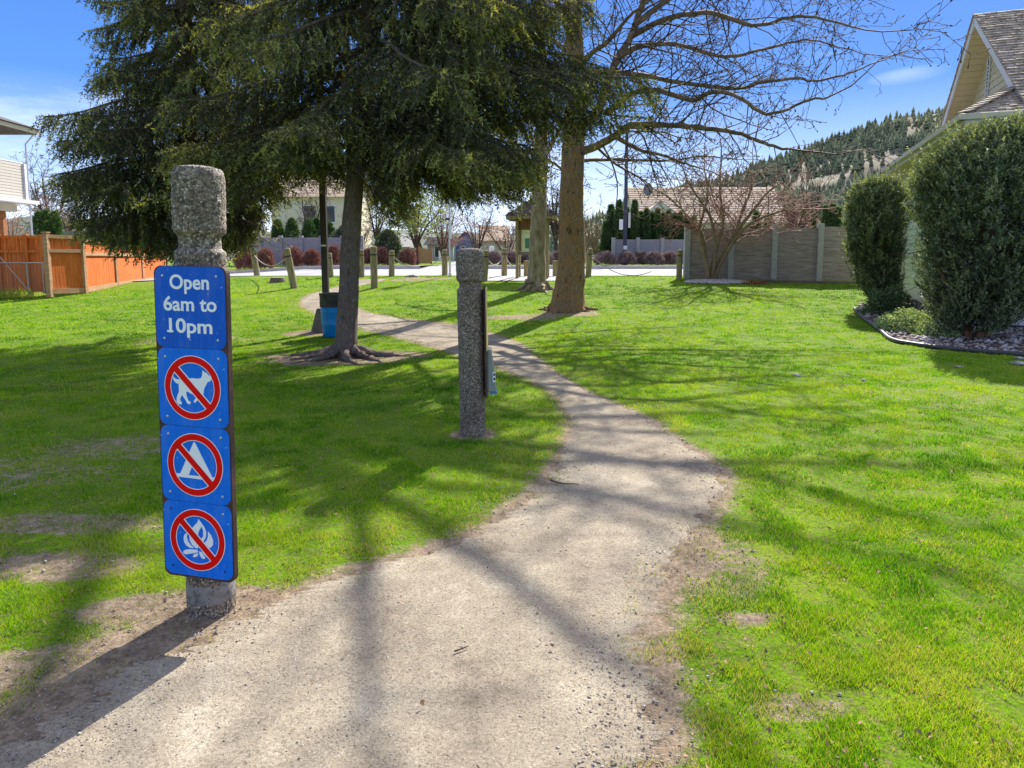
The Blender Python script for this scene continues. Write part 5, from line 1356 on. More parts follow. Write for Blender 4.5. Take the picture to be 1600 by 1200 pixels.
def yew(name, label, base, prof, n, rg, stems, mat, nl=.048, nw=.024, slen=.11, npos=8, squash=1.0, var0=.42):
    """prof: list of (t, dx, radius) over height h"""
    e = empty(name, tuple(base)); tag(e, label, 'shrub')
    h = prof[-1][0]
    zz = np.array([p[0] for p in prof]); cx = np.array([p[1] for p in prof]); rr = np.array([p[2] for p in prof])
    z = rg.uniform(zz[0], h, n * 3); r = np.interp(z, zz, rr); k = rg.random(n * 3) < (r / rr.max()); z = z[k][:n]; r = r[k][:n]; m = len(z)
    a = rg.uniform(0, 2 * PI, m)
    lump = .43 + .38 * fbm(np.cos(a) * 1.1 + 7 + z * .15, np.sin(a) * 1.1 + z * .9, .55, 17, 2) + .30 * (vnoise(np.cos(a) * 2.4 + 7, np.sin(a) * 2.4 + z * 1.3, .22, 19)) + .24 * vnoise(np.cos(a) * 3 + 20, np.sin(a) * 3 + z * .25, .45, 23) - .05
    clump = fbm(np.cos(a) * r.clip(.3) * 2 + 3 + z, np.sin(a) * r.clip(.3) * 2 + z * 2.0, .30, 29, 2)
    f = rg.random(m) ** .38
    q = r * lump * f
    P = np.stack([np.interp(z, zz, cx) + q * np.cos(a), q * np.sin(a) * squash, z], 1)
    hole = (clump < .38) | ((vnoise(np.cos(a) * 3 + 20, np.sin(a) * 3 + z * .25, .45, 23) < .20) & (f > .55))
    P = P[~hole]; a = a[~hole]; f = f[~hole]; clump = clump[~hole]; z = z[~hole]; m = len(P)
    D = unit(np.stack([np.cos(a) * .7, np.sin(a) * .7, np.full(m, .95)], 1) + rg.normal(0, .38, (m, 3)))
    var = np.clip(var0 + .25 * (z / h) ** 3 + .16 * rg.normal(size=m) + .9 * (clump - .5) + .20 * (f > .9), .02, 1)  # leaves lightened toward the top and outer tips; sky light put into the colour
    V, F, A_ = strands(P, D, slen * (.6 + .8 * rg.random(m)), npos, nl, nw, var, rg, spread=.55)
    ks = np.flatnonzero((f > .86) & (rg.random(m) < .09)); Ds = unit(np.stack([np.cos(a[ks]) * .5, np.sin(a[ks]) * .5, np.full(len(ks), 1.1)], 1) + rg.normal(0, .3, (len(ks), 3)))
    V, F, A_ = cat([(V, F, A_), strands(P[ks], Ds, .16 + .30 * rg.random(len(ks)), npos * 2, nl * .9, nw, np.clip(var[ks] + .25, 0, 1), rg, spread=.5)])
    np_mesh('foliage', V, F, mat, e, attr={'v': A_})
    S = []; TB = MB()
    for (x0, y0, x1, y1, z1, r0) in stems:
        P_ = spline([(x0, y0, -.05), (x0 * .6 + x1 * .4, y0 * .6 + y1 * .4, z1 * .35), (x1, y1, z1)], 10)
        V, F = tube_vf(P_, np.linspace(r0, r0 * .4, 10), 8, rough=.3, seed=int(z1 * 100)); TB.add(V, F)
        for j in range(3, 10):
            for _ in range(4):
                dd = unit(rg.normal(0, 1, 3) * [1, 1, .4] + [0, 0, .8]); grow(S, P_[j].copy(), dd, .7 * rg.uniform(.5, 1.1), .012, 1, rg)
    TB.build('stems', noise_mat('reddish yew bark', [(.16, .075, .045), (.34, .19, .12)], scale=9, stretch=(3, 3, .6), bump=.7, rough=.9), e, smooth=True)
    if S: V, F = segs_vf(np.array(S), 3); np_mesh('branches', V, F, M['twig'], e)
    return e
rg = np.random.default_rng(71)
pb = gp(1520, 530); u_ = pb[1] / FPX
def PF(rows, yb, cxp):
    return [((yb - y) * u_, ((l + r) / 2 - cxp) * u_, (r - l) / 2 * u_) for y, l, r in rows]
yew('yew_shrub', 'largest dark yew shrub filling the right edge of the lawn bed', pb,
    PF([(518, 1462, 1562), (490, 1448, 1600), (430, 1442, 1625), (380, 1428, 1635), (330, 1412, 1640), (280, 1412, 1640), (250, 1434, 1640), (226, 1462, 1640), (208, 1486, 1640), (197, 1530, 1630)], 530, 1520), 26000, rg,
    [(-.05, 0, -.75, .1, 1.6, .06), (.0, .05, -.25, .2, 1.9, .07), (.1, 0, .15, -.1, 2.2, .07), (.22, .05, .6, .1, 1.9, .075), (-.15, .1, -.45, -.1, 1.4, .05), (.3, .1, 1.0, .2, 1.6, .05), (.05, -.05, .05, -.3, 1.8, .05)], M['yew'])
pb = gp(1372, 482); u_ = pb[1] / FPX
yew('yew_shrub', 'narrower upright yew shrub standing behind the first beside the fence end', pb,
    PF([(478, 1365, 1400), (450, 1338, 1404), (420, 1326, 1402), (380, 1316, 1400), (340, 1312, 1402), (325, 1312, 1400), (305, 1318, 1400), (292, 1330, 1396), (284, 1350, 1380)], 482, 1372), 17000, rg,
    [(0, 0, -.2, 0, 1.5, .04), (.1, .05, .25, .1, 1.6, .04), (-.05, .1, .05, .1, 1.8, .04)], M['yew'], var0=.52)
def lowbush(px, py, rx, rz, label, mat, n, nl, nw, var0=.5, grp=None):
    pb = gp(px, py); e = empty('low_shrub', tuple(pb)); tag(e, label, 'shrub', grp)
    a = rg.uniform(0, 2 * PI, n); c = rg.random(n); ph = np.arccos(c); f = rg.random(n) ** .4
    lump = .75 + .5 * fbm(np.cos(a) * 1.5 + 3, ph * 2, .5, int(px), 2)
    P = np.stack([rx * f * lump * np.cos(a) * np.sin(ph), rx * f * lump * np.sin(a) * np.sin(ph), rz * f * lump * np.cos(ph) + .02], 1)
    V, F, A_ = leaves(P, nl, nw, np.clip(var0 + .25 * rg.normal(size=n), 0, 1), rg, up=.5)
    np_mesh('foliage', V, F, mat, e, attr={'v': A_})
    S = []
    for _ in range(24): 
        dd = unit(rg.normal(0, 1, 3) * [1, 1, .3] + [0, 0, .7]); grow(S, np.array([0, 0, 0.]), dd, rz * .9, .008, 1, rg)
    V, F = segs_vf(np.array(S), 3); np_mesh('stems', V, F, M['twig_tan'], e)
lowbush(1388, 492, .55, .62, 'dark green low shrub under the narrower yew', M['leafgreen'], 5200, .06, .028, .28)
lowbush(1420, 520, .55, .42, 'pale leafy ground shrub between the two yews', M['leafgreen'], 6500, .05, .024, .80)
lowbush(1465, 528, .42, .32, 'small pale leafy shrub spilling over stones at the large yew', M['leafgreen'], 3500, .045, .022, .70)
# small plants by the gravel at the fence shrub
# stone bed
bed = [(1335, 484), (1352, 502), (1375, 520), (1396, 536), (1430, 543), (1470, 548), (1520, 552), (1600, 558), (1760, 572), (1760, 480), (1500, 470), (1370, 470), (1345, 476)]
bw = np.array([gp(*p)[:2] for p in bed])
def inpoly(x, y, P):
    c = np.zeros(len(x), bool); j = len(P) - 1
    for i in range(len(P)):
        xi, yi = P[i]; xj, yj = P[j]
        k = ((yi > y) != (yj > y)) & (x < (xj - xi) * (y - yi) / (yj - yi + 1e-12) + xi); c ^= k; j = i
    return c
V = [(p[0], p[1], float(GM(p[0], p[1])) + .035) for p in bw]
tri = tessellate_polygon([[Vector((v[0], v[1], 0)) for v in V]])
# fine grid inside the bed so that it follows the ground
gx = np.arange(bw[:, 0].min(), bw[:, 0].max(), .12); gy = np.arange(bw[:, 1].min(), bw[:, 1].max(), .12)
Xg, Yg = np.meshgrid(gx, gy, indexing='ij'); ins = inpoly(Xg.ravel(), Yg.ravel(), bw).reshape(Xg.shape)
V = np.stack([Xg, Yg, GM(Xg, Yg) + .03], -1).reshape(-1, 3); i = np.arange(len(V)).reshape(Xg.shape)
cell = ins[:-1, :-1] & ins[1:, :-1] & ins[1:, 1:] & ins[:-1, 1:]
F = np.stack([i[:-1, :-1], i[1:, :-1], i[1:, 1:], i[:-1, 1:]], -1)[cell]
tag(np_mesh('planting_bed', V, F, noise_mat('dark bed soil', [(.06, .04, .03), (.14, .10, .08)], scale=9, bump=.6, rough=.95)), 'stone covered soil bed under the yews', kind='structure')
x = rg.uniform(bw[:, 0].min(), bw[:, 0].max(), 9000); y = rg.uniform(bw[:, 1].min(), bw[:, 1].max(), 9000); k = inpoly(x, y, bw); x, y = x[k], y[k]; n = len(x)
s = .022 + .05 * rg.random(n) ** 2
V, F = octas(np.stack([x, y, GM(x, y) + .035 + .02 * rg.random(n)], 1), np.stack([s, s * .75, s * .5], 1), rg)
so = np_mesh('river_stones', V, F, M['stone'], smooth=False); tag(so, 'rounded pink and grey river stones covering the bed under the yews', 'stones', kind='stuff')
ed = spline([(*gp(*p)[:2],) for p in bed[:9]], 60)
S = MB(); S.tube([(p[0], p[1], float(GM(p[0], p[1])) + .035) for p in ed], [.035] * 60, 8)
tag(S.build('bed_edging', plain('black plastic edging', (.06, .055, .055), rough=.5), smooth=True), 'dark rounded edging strip around the stone bed', 'edging')
for px, py, s_ in ((1590, 571, .09), (1498, 575, .05), (1350, 594, .045), (1245, 588, .05), (1592, 562, .07)):
    p = gp(px, py); V, F = octas(np.array([[0, 0, 0.0]]), np.array([[s_ * 1.4, s_, s_ * .45]]), rg)
    q = np_mesh('boulder', V, F, M['stone']); q.location = (p[0], p[1], float(GS(p[0], p[1])) + s_ * .2)
    tag(q, {1590: 'flat reddish stone on the lawn at the right edge', 1498: 'small pale stone on the shaded lawn below the yew', 1350: 'lone brown stone in the sunlit lawn left of the yew shadow', 1245: 'tiny dark stone in the middle of the right lawn', 1592: 'brown stone just outside the bed edging at far right'}[px], 'stone')

# ------------------------------------------------------------------ bare shrub tree by the panel fence, with its pebble ring
pb = gp(1110, 440); D0 = float(pb[1]); 
e = empty('bare_shrub_tree', tuple(pb)); tag(e, 'multi stemmed bare shrub tree spreading in front of the panel fence', 'tree')
rg = np.random.default_rng(88); TB = MB(); S = []
for pts, dd, r0 in [([(1108, 440), (1104, 415), (1096, 385), (1092, 360), (1100, 330), (1106, 300), (1100, 262)], [0, 0, .1, .2, .3, .4, .5], 4.0), ([(1111, 440), (1115, 412), (1121, 380), (1130, 350), (1126, 310), (1125, 270), (1128, 232)], [0, .1, .1, .1, .2, .3, .4], 4.0),
                    ([(1114, 440), (1124, 410), (1142, 375), (1160, 350), (1180, 325), (1200, 300), (1222, 285)], [0, 0, -.1, -.2, -.3, -.4, -.4], 4.5), ([(1113, 440), (1130, 400), (1148, 370), (1158, 335), (1172, 300), (1178, 270)], [0, .1, .2, .3, .5, .6], 3.6),
                    ([(1106, 440), (1098, 370), (1080, 345), (1060, 322), (1040, 305)], [0, .3, .4, .5, .6], 3.0), ([(1112, 440), (1118, 390), (1110, 340), (1085, 300), (1070, 275)], [0, -.2, -.3, -.5, -.6], 3.2),
                    ([(1114, 440), (1135, 395), (1165, 355), (1205, 335), (1240, 325)], [0, -.3, -.5, -.6, -.7], 3.0)]:
    P = [A(a, b_, c) for (a, b_), c in zip(pts, dd)]
    limb(S, TB, P, r0 / FPX * D0, 1.0 / FPX * D0, 2, rg, first=.36, cl=1.7, dens=1.25, spawn=.085, up=.03, kink=.15)
TB.v = [tuple(np.array(v) - pb) for v in TB.v]; TB.build('stems', M['twig_tan'], e, smooth=True)
S = np.array(S); S[:, :3] -= pb; S[:, 3:6] -= pb; S[:, 6:] = np.maximum(S[:, 6:], .0085)
print('shrub tree segs', len(S)); V, F = segs_vf(S, 3); np_mesh('twigs', V, F, M['twig_red'], e)
n = 1800; a = rg.uniform(0, 2 * PI, n); r = np.sqrt(rg.random(n)); c = gp(1120, 442)
x = c[0] + r * np.cos(a) * 1.05; y = c[1] + r * np.sin(a) * .55
V, F = octas(np.stack([x, y, GM(x, y) + .03 + .04 * (1 - r)], 1), np.stack([.022 + .02 * rg.random(n)] * 3, 1), rg)
tag(np_mesh('pebbles', V, F, noise_mat('pale pebbles', [(.3, .25, .24), (.6, .57, .56)], scale=9, bump=0)), 'ring of pale pebbles under the bare shrub tree', 'pebbles', kind='stuff')
n = 900; a = rg.uniform(0, 2 * PI, n); r = np.sqrt(rg.random(n)); c = gp(1172, 443)
x = c[0] + r * np.cos(a) * .55; y = c[1] + r * np.sin(a) * .35
V, F, A_ = leaves(np.stack([x, y, GM(x, y) + .03], 1), .05, .035, rg.random(n), rg)
tag(np_mesh('red_leaves', V, F, noise_mat('red brown leaves', [(.25, .07, .04), (.42, .16, .10)], scale=9, bump=0)), 'patch of red brown fallen leaves at the fence foot', 'leaves', kind='stuff')

# ------------------------------------------------------------------ background bare trees
def bare_bg(label, px, ybase, Yd, ytop, wpx, seed, mat, nstem=5, lvl=2, dens=1.0, trunk_h=.25, minr=.012, name='bare_tree', grp='bare trees across the road', leafy=None):
    rg = np.random.default_rng(seed); b_ = at(px, ybase, Yd); b_[2] = float(G(b_[0], Yd))
    H = (at(px, ytop, Yd)[2] - b_[2]); Rr = wpx / FPX * Yd
    e = empty(name, tuple(b_)); tag(e, label, 'tree', grp)
    TB = MB(); S = []
    th = H * trunk_h
    if trunk_h > .02:
        TB.tube(spline([(0, 0, -.1), (.05, 0, th * .5), (0, 0, th)], 8), np.linspace(H * .028, H * .020, 8), 8)
    for k in range(nstem):
        a = 2 * PI * k / nstem + rg.uniform(-.4, .4); L = H * (1 - trunk_h); q = Rr * rg.uniform(.45, .95)
        P = [(0, 0, th * .85), (math.cos(a) * q * .35, math.sin(a) * q * .35, th + L * .3), (math.cos(a) * q * .75, math.sin(a) * q * .75, th + L * rg.uniform(.5, .7)), (math.cos(a) * q, math.sin(a) * q, th + L * rg.uniform(.65, .92))]
        limb(S, TB, [np.array(p) for p in P], H * .014, H * .004, lvl, rg, first=.12, cl=H * .34, dens=dens * 1.15, spawn=H * .034, up=.02, kink=.22, sides=5)
    TB.build('trunk', M['twig'] if mat != M['twig_tan'] else M['twig_tan'], e, smooth=True)
    S = np.array(S); S[:, 6:] = np.maximum(S[:, 6:], minr)
    V, F = segs_vf(S, 3); np_mesh('crown', V, F, mat, e)
    if leafy:
        k = rg.integers(0, len(S), leafy); P = S[k, 3:6] + rg.normal(0, .08, (leafy, 3))
        V, F, A_ = leaves(P, .16, .09, np.clip(.75 + .2 * rg.normal(size=leafy), 0, 1), rg); np_mesh('foliage', V, F, M['leafgreen'] , e, attr={'v': A_})
    return e
olive = noise_mat('olive twig bark', [(.16, .13, .06), (.30, .25, .12)], scale=6, bump=0, rough=.85)
bare_bg('olive tinged budding tree left of the slender grey pole', 650, 415, 40, 285, 52, 1, olive, 6, 2, 1.0, .25, leafy=2600)
bare_bg('bare tree with fanning grey brown limbs just behind the slender pole', 692, 412, 42, 312, 38, 2, M['twig_red'], 7, 2, 1.0, .12)
bare_bg('reddish bare tree behind the concrete bollard', 745, 412, 46, 322, 42, 3, M['twig_red'], 6, 2, 1.0, .15)
bare_bg('bushy red brown bare tree left of the kiosk', 792, 412, 46, 338, 40, 4, M['twig_red'], 7, 2, 1.1, .08)
bare_bg('dark bare tree above the kiosk roof between the two trunks', 868, 412, 52, 262, 38, 5, M['twig'], 6, 2, .9, .25, minr=.016)
bare_bg('bushy tan bare tree right of the big trunk', 932, 412, 44, 322, 34, 6, M['twig_tan'], 7, 2, 1.1, .06)
bare_bg('tan bare shrub filling the gap left of the cone cedars', 906, 412, 46, 345, 30, 7, M['twig_red'], 7, 2, 1.1, .04)
bare_bg('leaning grey bare tree behind the hanging spruce branches', 588, 412, 44, 300, 30, 8, M['twig'], 5, 2, .9, .35)
bare_bg('pale bare tree in front of the cream house left of the lamp pole', 487, 412, 44, 305, 28, 9, M['twig'], 5, 2, .8, .3)
bare_bg('purple brown bare tree above the cedar fence', 112, 412, 56, 312, 38, 10, M['twig_red'], 7, 2, 1.0, .15, minr=.015)
bare_bg('bare shrub tree behind the balcony house post', 15, 412, 34, 330, 24, 11, M['twig_red'], 6, 2, 1.0, .1)
bare_bg('tall thin bare tree left of the spruce above the fence', 85, 412, 60, 268, 34, 12, M['twig'], 6, 2, .8, .25, minr=.015)
bare_bg('little bare tree rising above the right fence bays', 1240, 430, 29, 290, 30, 13, M['twig_red'], 6, 2, 1.0, .35)
bare_bg('bare tree far right behind the fence near the hill', 1262, 430, 34, 282, 24, 14, M['twig'], 5, 2, .8, .3)
bare_bg('bare street tree left of the cream house behind the spruce', 395, 412, 46, 335, 24, 15, M['twig_red'], 6, 2, 1.0, .15)
bare_bg('low red brown bare thicket behind the left posts', 560, 412, 47, 345, 26, 16, M['twig_red'], 7, 2, 1.0, .05)
# dark evergreen mass between pole and trunk
rg = np.random.default_rng(91)
b_ = at(540, 413, 39.6); cone_bush('evergreen_shrub', 'dark evergreen bush behind the spruce trunk across the road', 'shrub', (b_[0], b_[1], b_[2]), 2.1, .9, M['yew'], 2600, rg, nl=.12, nw=.045, shape=lambda t: np.clip(1 - t ** 3, 0, 1) ** .6)
b_ = at(607, 413, 40.6); cone_bush('evergreen_shrub', 'dark evergreen bush just right of the spruce trunk across the road', 'shrub', (b_[0], b_[1], b_[2]), 1.9, .8, M['yew'], 2200, rg, nl=.12, nw=.045, shape=lambda t: np.clip(1 - t ** 3, 0, 1) ** .6)

# ------------------------------------------------------------------ poles across the road
def pole_at(name, label, px, ybase, Yd, ytop, r, mat, extras):
    b_ = at(px, ybase, Yd); z0 = float(G(b_[0], Yd)); H = at(px, ytop, Yd)[2] - z0
    e = empty(name, (b_[0], Yd, z0)); tag(e, label, 'pole')
    S = MB(); S.lathe([(r * 1.5, 0), (r * 1.5, .12), (r, .15), (r * .8, H), (r * .2, H + .02)], 12); S.build('shaft', mat, e, smooth=False)
    for nm, y0, y1, dx, w, m_, dy in extras:
        za = at(px, y1, Yd)[2] - z0; zb_ = at(px, y0, Yd)[2] - z0
        S = MB(); S.box((dx, dy, (za + zb_) / 2), (w, .05, zb_ - za)); S.build(nm, m_, e, bevel=.005)
    return e
signback = _metal('pale aluminium sign back', (.70, .68, .62), .5, .3)
pole_at('sign_pole', 'slender grey pole with pale sign backs across from the bollard', 703, 431, 24.7, 258, .035, M['steel'],
        [('sign_back', 297, 324, .10, .16, signback, -.06), ('sign_back', 300, 318, -.10, .15, signback, .05), ('marker_panel', 347, 373, .04, .06, M['white'], -.05), ('bracket', 341, 344, -.07, .16, M['black'], -.05), ('yellow_tag', 400, 405, -.05, .05, ylw, -.05)])
pole_at('street_pole', 'tall dark street pole rising from the cone cedar hedge', 976, 411, 38.0, 196, .11, plain('dark blue grey steel', (.04, .045, .07), rough=.5),
        [('utility_box', 343, 359, -.25, .20, M['white'], -.1), ('utility_box', 332, 356, .20, .12, signback, -.1), ('warning_label', 384, 390, 0, .20, M['white'], -.13)])
pole_at('thin_pole', 'thin black pole beside the far post across the road', 606, 414, 35.5, 330, .022, M['black'], [])
pole_at('thin_pole', 'thin black pole directly right of the concrete bollard', 750, 437, 24.0, 352, .022, M['black'], [])
# mailbox and bin things by the side road
b_ = at(768, 415, 40); e = empty('mailbox', (b_[0], 40, float(G(b_[0], 40)))); tag(e, 'small white mailbox on a post right of the side road', 'mailbox')
S = MB(); S.box((0, 0, .45), (.08, .08, .9)); S.build('post', M['timber'], e)
S = MB(); S.box((0, 0, 1.0), (.26, .45, .28)); S.build('box', M['white'], e, bevel=.04)
b_ = at(692, 413, 50); e = empty('waste_cart', (b_[0], 50, float(G(b_[0], 50)) - .05)); tag(e, 'small white wheeled cart with dark lid beside the orange gate', 'cart')
S = MB(); S.box((0, 0, .6), (.55, .55, .8)); S.build('cart_body', M['white'], e, bevel=.03)
S = MB(); S.box((0, 0, 1.05), (.62, .62, .08)); S.build('lid', M['black'], e, bevel=.02)
# orange gate fence
b0_ = at(655, 413, 48); b1_ = at(674, 413, 48); zg = float(G(b0_[0], 48)); e = empty('wooden_gate', (b0_[0], 48, zg)); tag(e, 'small orange board gate beyond the side road corner', 'gate')
S = MB(); pickets(S, (0, 0, 0), (b1_[0] - b0_[0], 0, 0), .03, .03, 1.15, 1.0, w=.14); S.build('boards', M['cedar_rail'], e)
S = MB()
for xx_ in (0, b1_[0] - b0_[0]): S.box((xx_, .05, .6), (.1, .1, 1.25))
S.build('gate_posts', M['cedar'], e)

# ------------------------------------------------------------------ house on the right
zE = 4.10
Oh = np.array([11.40, 21.4]); uh = np.array([-.3317, -.9434]); ang = math.atan2(uh[1], uh[0])
hr = empty('house', (Oh[0], Oh[1], 0.0), ang); tag(hr, 'cream and pale green lap sided house with steep shake roofed gable on the right', 'house')
def lap(S, x0, x1, y, z0, z1, p=.165, th=.022, clip=None):
    """horizontal lap boards on a wall facing local -y"""
    z = z0
    while z < z1:
        zt = min(z + p, z1); a, b_ = x0, x1
        if clip:
            r = clip((z + zt) / 2)
            if r is None: z = zt; continue
            a, b_ = max(a, r[0]), min(b_, r[1])
            if b_ - a < .05: z = zt; continue
        S.add([(a, y - th, z), (b_, y - th, z), (b_, y + .02, z), (a, y + .02, z), (a, y - .004, zt), (b_, y - .004, zt), (b_, y + .02, zt), (a, y + .02, zt)],
              [(0, 3, 2, 1), (4, 5, 6, 7), (0, 1, 5, 4), (1, 2, 6, 5), (2, 3, 7, 6), (3, 0, 4, 7)])
        z = zt
WX1 = 8.3
S = MB(); lap(S, .10, WX1, .5, .55, zE - .16, .19); S.box((WX1 / 2 + .05, .64, zE / 2 + .1), (WX1 - .1, .24, zE - .5)); S.box((.2, 3.5, zE / 2 + .1), (.25, 6, zE - .2))
S.build('wall', M['siding_green'], hr)
S = MB(); lap(S, .5, 9.0, -WX1 + .0, .15, zE - .16, .19); S.box((4.8, -WX1 + .16, zE / 2), (8.4, .24, zE - .32))
ew = S.build('end_wall', noise_mat('pale white siding', [(.60, .60, .62), (.70, .70, .72)], scale=2, rough=.7, bump=.05), hr); ew.rotation_euler = (0, 0, PI / 2)
S = MB(); S.box((WX1 / 2, .53, .28), (WX1 - .2, .10, .70)); S.build('foundation', M['siding'], hr)
S = MB(); S.box((.16, .465, 2.25), (.13, .05, 3.4)); S.build('corner_board', M['siding'], hr, bevel=.004)
S = MB(); S.box((1.35, .462, 2.25), (.11, .05, 3.4)); S.build('corner_board', M['siding'], hr, bevel=.004)
S = MB(); S.box((4.25, .25, zE - .15), (8.9, .5, .02)); S.build('soffit', M['soffit'], hr)
S = MB(); S.box((8.5, 4.2, zE - .15), (.42, 8.5, .02)); S.build('soffit', M['soffit'], hr)
S = MB(); S.box((4.25, -.01, zE - .08), (8.9, .03, .17)); S.build('fascia', M['trim'], hr)
S = MB(); S.box((8.72, 4.3, zE - .08), (.03, 8.6, .17)); S.build('fascia', M['trim'], hr)
gprof = [(-.015, 0), (-.13, 0.0), (-.14, .10), (-.12, .11), (-.11, .02), (-.03, .02)]
S = MB(); V = []
for x in (-.2, 8.86):
    for (yy, z_) in gprof: V.append((x, yy - .012, zE - .10 + z_))
S.add(V, [tuple([i, (i + 1) % 6, (i + 1) % 6 + 6, i + 6]) for i in range(6)] + [(0, 1, 2, 3, 4, 5), (11, 10, 9, 8, 7, 6)])
S.build('gutter', M['siding'], hr)
S = MB(); V = []
for yy in (-.13, 8.6):
    for (xx, z_) in gprof: V.append((8.74 - xx + .012, yy, zE - .10 + z_))
S.add(V, [tuple([i + 6, (i + 1) % 6 + 6, (i + 1) % 6, i]) for i in range(6)] + [(5, 4, 3, 2, 1, 0), (6, 7, 8, 9, 10, 11)])
S.build('gutter', M['siding'], hr)
# low hipped roof of the wing
zr0 = zE - .0; Lh = math.hypot(3, 1.74)
S = MB(); a_, c_ = np.array([8.78, -.06, zr0]), np.array([5.78, 2.94, zr0 + 1.74])
S.add([(-.3, -.06, zr0), a_, c_, (-.3, 2.94, zr0 + 1.74)], [(0, 1, 2, 3)]); S.add([a_, (8.78, 9, zr0), (5.78, 9, zr0 + 1.74), c_], [(0, 1, 2, 3)])
shakes(S, a_, (0, 1, 0), (-3, 0, 1.74), 9, Lh, .14, .125, .032, ra, keep=lambda a, b_: a > b_ * 3 / Lh - .08)
for k in range(24):
    t0, t1 = k / 24, (k + 1.2) / 24; p0_ = a_ * (1 - t0) + c_ * t0 + [0, 0, .055]; p1_ = a_ * (1 - t1) + c_ * t1 + [0, 0, .03]
    S.beam(p0_, p1_, .22, .025)
S.build('wing_roof', M['shake'], hr)
# window on the side wall (mostly behind the yew)
S = MB(); S.box((4.6, .455, 2.5), (1.5, .06, 1.2)); wd = S.build('window', M['trim'], hr, bevel=.01)
S = MB(); S.box((4.6, .43, 2.5), (1.32, .02, 1.02)); S.build('pane', M['glass'], wd)
# gable
zG = 4.64; YG = 1.0; g0, gp_, g1, gz = 1.90, 4.73, 8.06, 7.06
def gb(S, *a):
    o = S.build(*a); o.location = (0, YG, 0); return o
sl = (gz - zG) / (gp_ - g0); sr = (gz - zG) / (g1 - gp_)
def gclip(z):
    if z > gz - .3: return None
    return (g0 + (z + .12 - zG) / sl + .05, g1 - (z + .12 - zG) / sr - .05)
S = MB(); lap(S, g0 - .2, g1 + .3, .5, zG - .05, gz - .2, .165, .024, gclip); gb(S, 'gable_wall', M['siding'], hr)
S = MB(); S.add([(g0, .53, zG - .1), (g1, .53, zG - .1), (gp_, .53, gz - .15)], [(0, 1, 2)]); gb(S, 'gable_backing', M['siding'], hr)
for side in (0, 1):
    a = np.array([g0, 0, zG - .02]) if side == 0 else np.array([g1 + .35, 0, zG - .02 - .35 * sr]); t = np.array([gp_, 0, gz])
    v = t - a; L = np.linalg.norm(v); vn = v / L
    S = MB(); S.beam(a + [0, -.0, -.09], t + [0, 0, -.09], .035, .20, up=(0, 0, 1)); gb(S, 'rake_board', M['trim'], hr)
    S = MB()
    n_ = int(L / .17)
    nn = np.array([-vn[2], 0, vn[0]]); nn = nn if nn[2] > 0 else -nn
    for k in range(n_):
        p0_ = a + vn * (L * k / n_ + .004); p1_ = a + vn * (L * (k + 1) / n_ - .004)
        S.add([p0_ + [0, .02, 0] - nn * .15, p1_ + [0, .02, 0] - nn * .15, p1_ + [0, .52, 0] - nn * .15, p0_ + [0, .52, 0] - nn * .15,
               p0_ + [0, .02, 0] - nn * .13, p1_ + [0, .02, 0] - nn * .13, p1_ + [0, .52, 0] - nn * .13, p0_ + [0, .52, 0] - nn * .13], [(0, 3, 2, 1), (4, 5, 6, 7), (0, 1, 5, 4), (1, 2, 6, 5), (2, 3, 7, 6), (3, 0, 4, 7)])
    gb(S, 'rake_soffit', M['soffit'], hr)
    S = MB()
    if side == 0:
        o_ = a + nn * .02 + [0, -.05, 0]; S.add([o_, o_ + [0, 7, 0], t + nn * .02 + [0, 6.95, 0], t + nn * .02 + [0, -.05, 0]], [(0, 3, 2, 1)])
        shakes(S, o_, (0, 1, 0), vn, 7, L + .02, .16, .15, .022, ra)
    else:
        o_ = a + nn * .02 + [0, -.05, 0]; S.add([o_, o_ + [0, 7, 0], t + nn * .02 + [0, 6.95, 0], t + nn * .02 + [0, -.05, 0]], [(0, 1, 2, 3)])
        shakes(S, o_, (0, 1, 0), vn, 7, L + .02, .15, .135, .034, ra)
    gb(S, 'roof_slope', M['shake'], hr)
# gable vent: curved louvre
S = MB(); vx, vz0, vz1 = 4.25, 5.35, 6.20
pts_l = [(vx - .07 - .035 * math.sin(PI * t), vz0 + (vz1 - vz0) * t) for t in np.linspace(0, 1, 9)]; pts_r = [(vx + .07 + .035 * math.sin(PI * t), vz0 + (vz1 - vz0) * t) for t in np.linspace(0, 1, 9)]
S.tube([(x, .465, z_) for x, z_ in pts_l] , [.022] * 9, 6); S.tube([(x, .465, z_) for x, z_ in pts_r], [.022] * 9, 6)
S.box((vx, .465, vz0), (.2, .04, .035)); S.box((vx, .465, vz1), (.2, .04, .035))
vt = S.build('gable_vent', M['trim'], hr); vt.location = (0, YG, 0)
S = MB(); S.box((vx, .474, (vz0 + vz1) / 2), (.15, .01, vz1 - vz0)); S.build('vent_opening', M['black'], vt)
S = MB()
for k in range(8): S.box((vx, .462, vz0 + .06 + k * .085), (.16, .012, .03), Matrix.Rotation(.5, 3, 'X'))
S.build('louvre', M['trim'], vt)

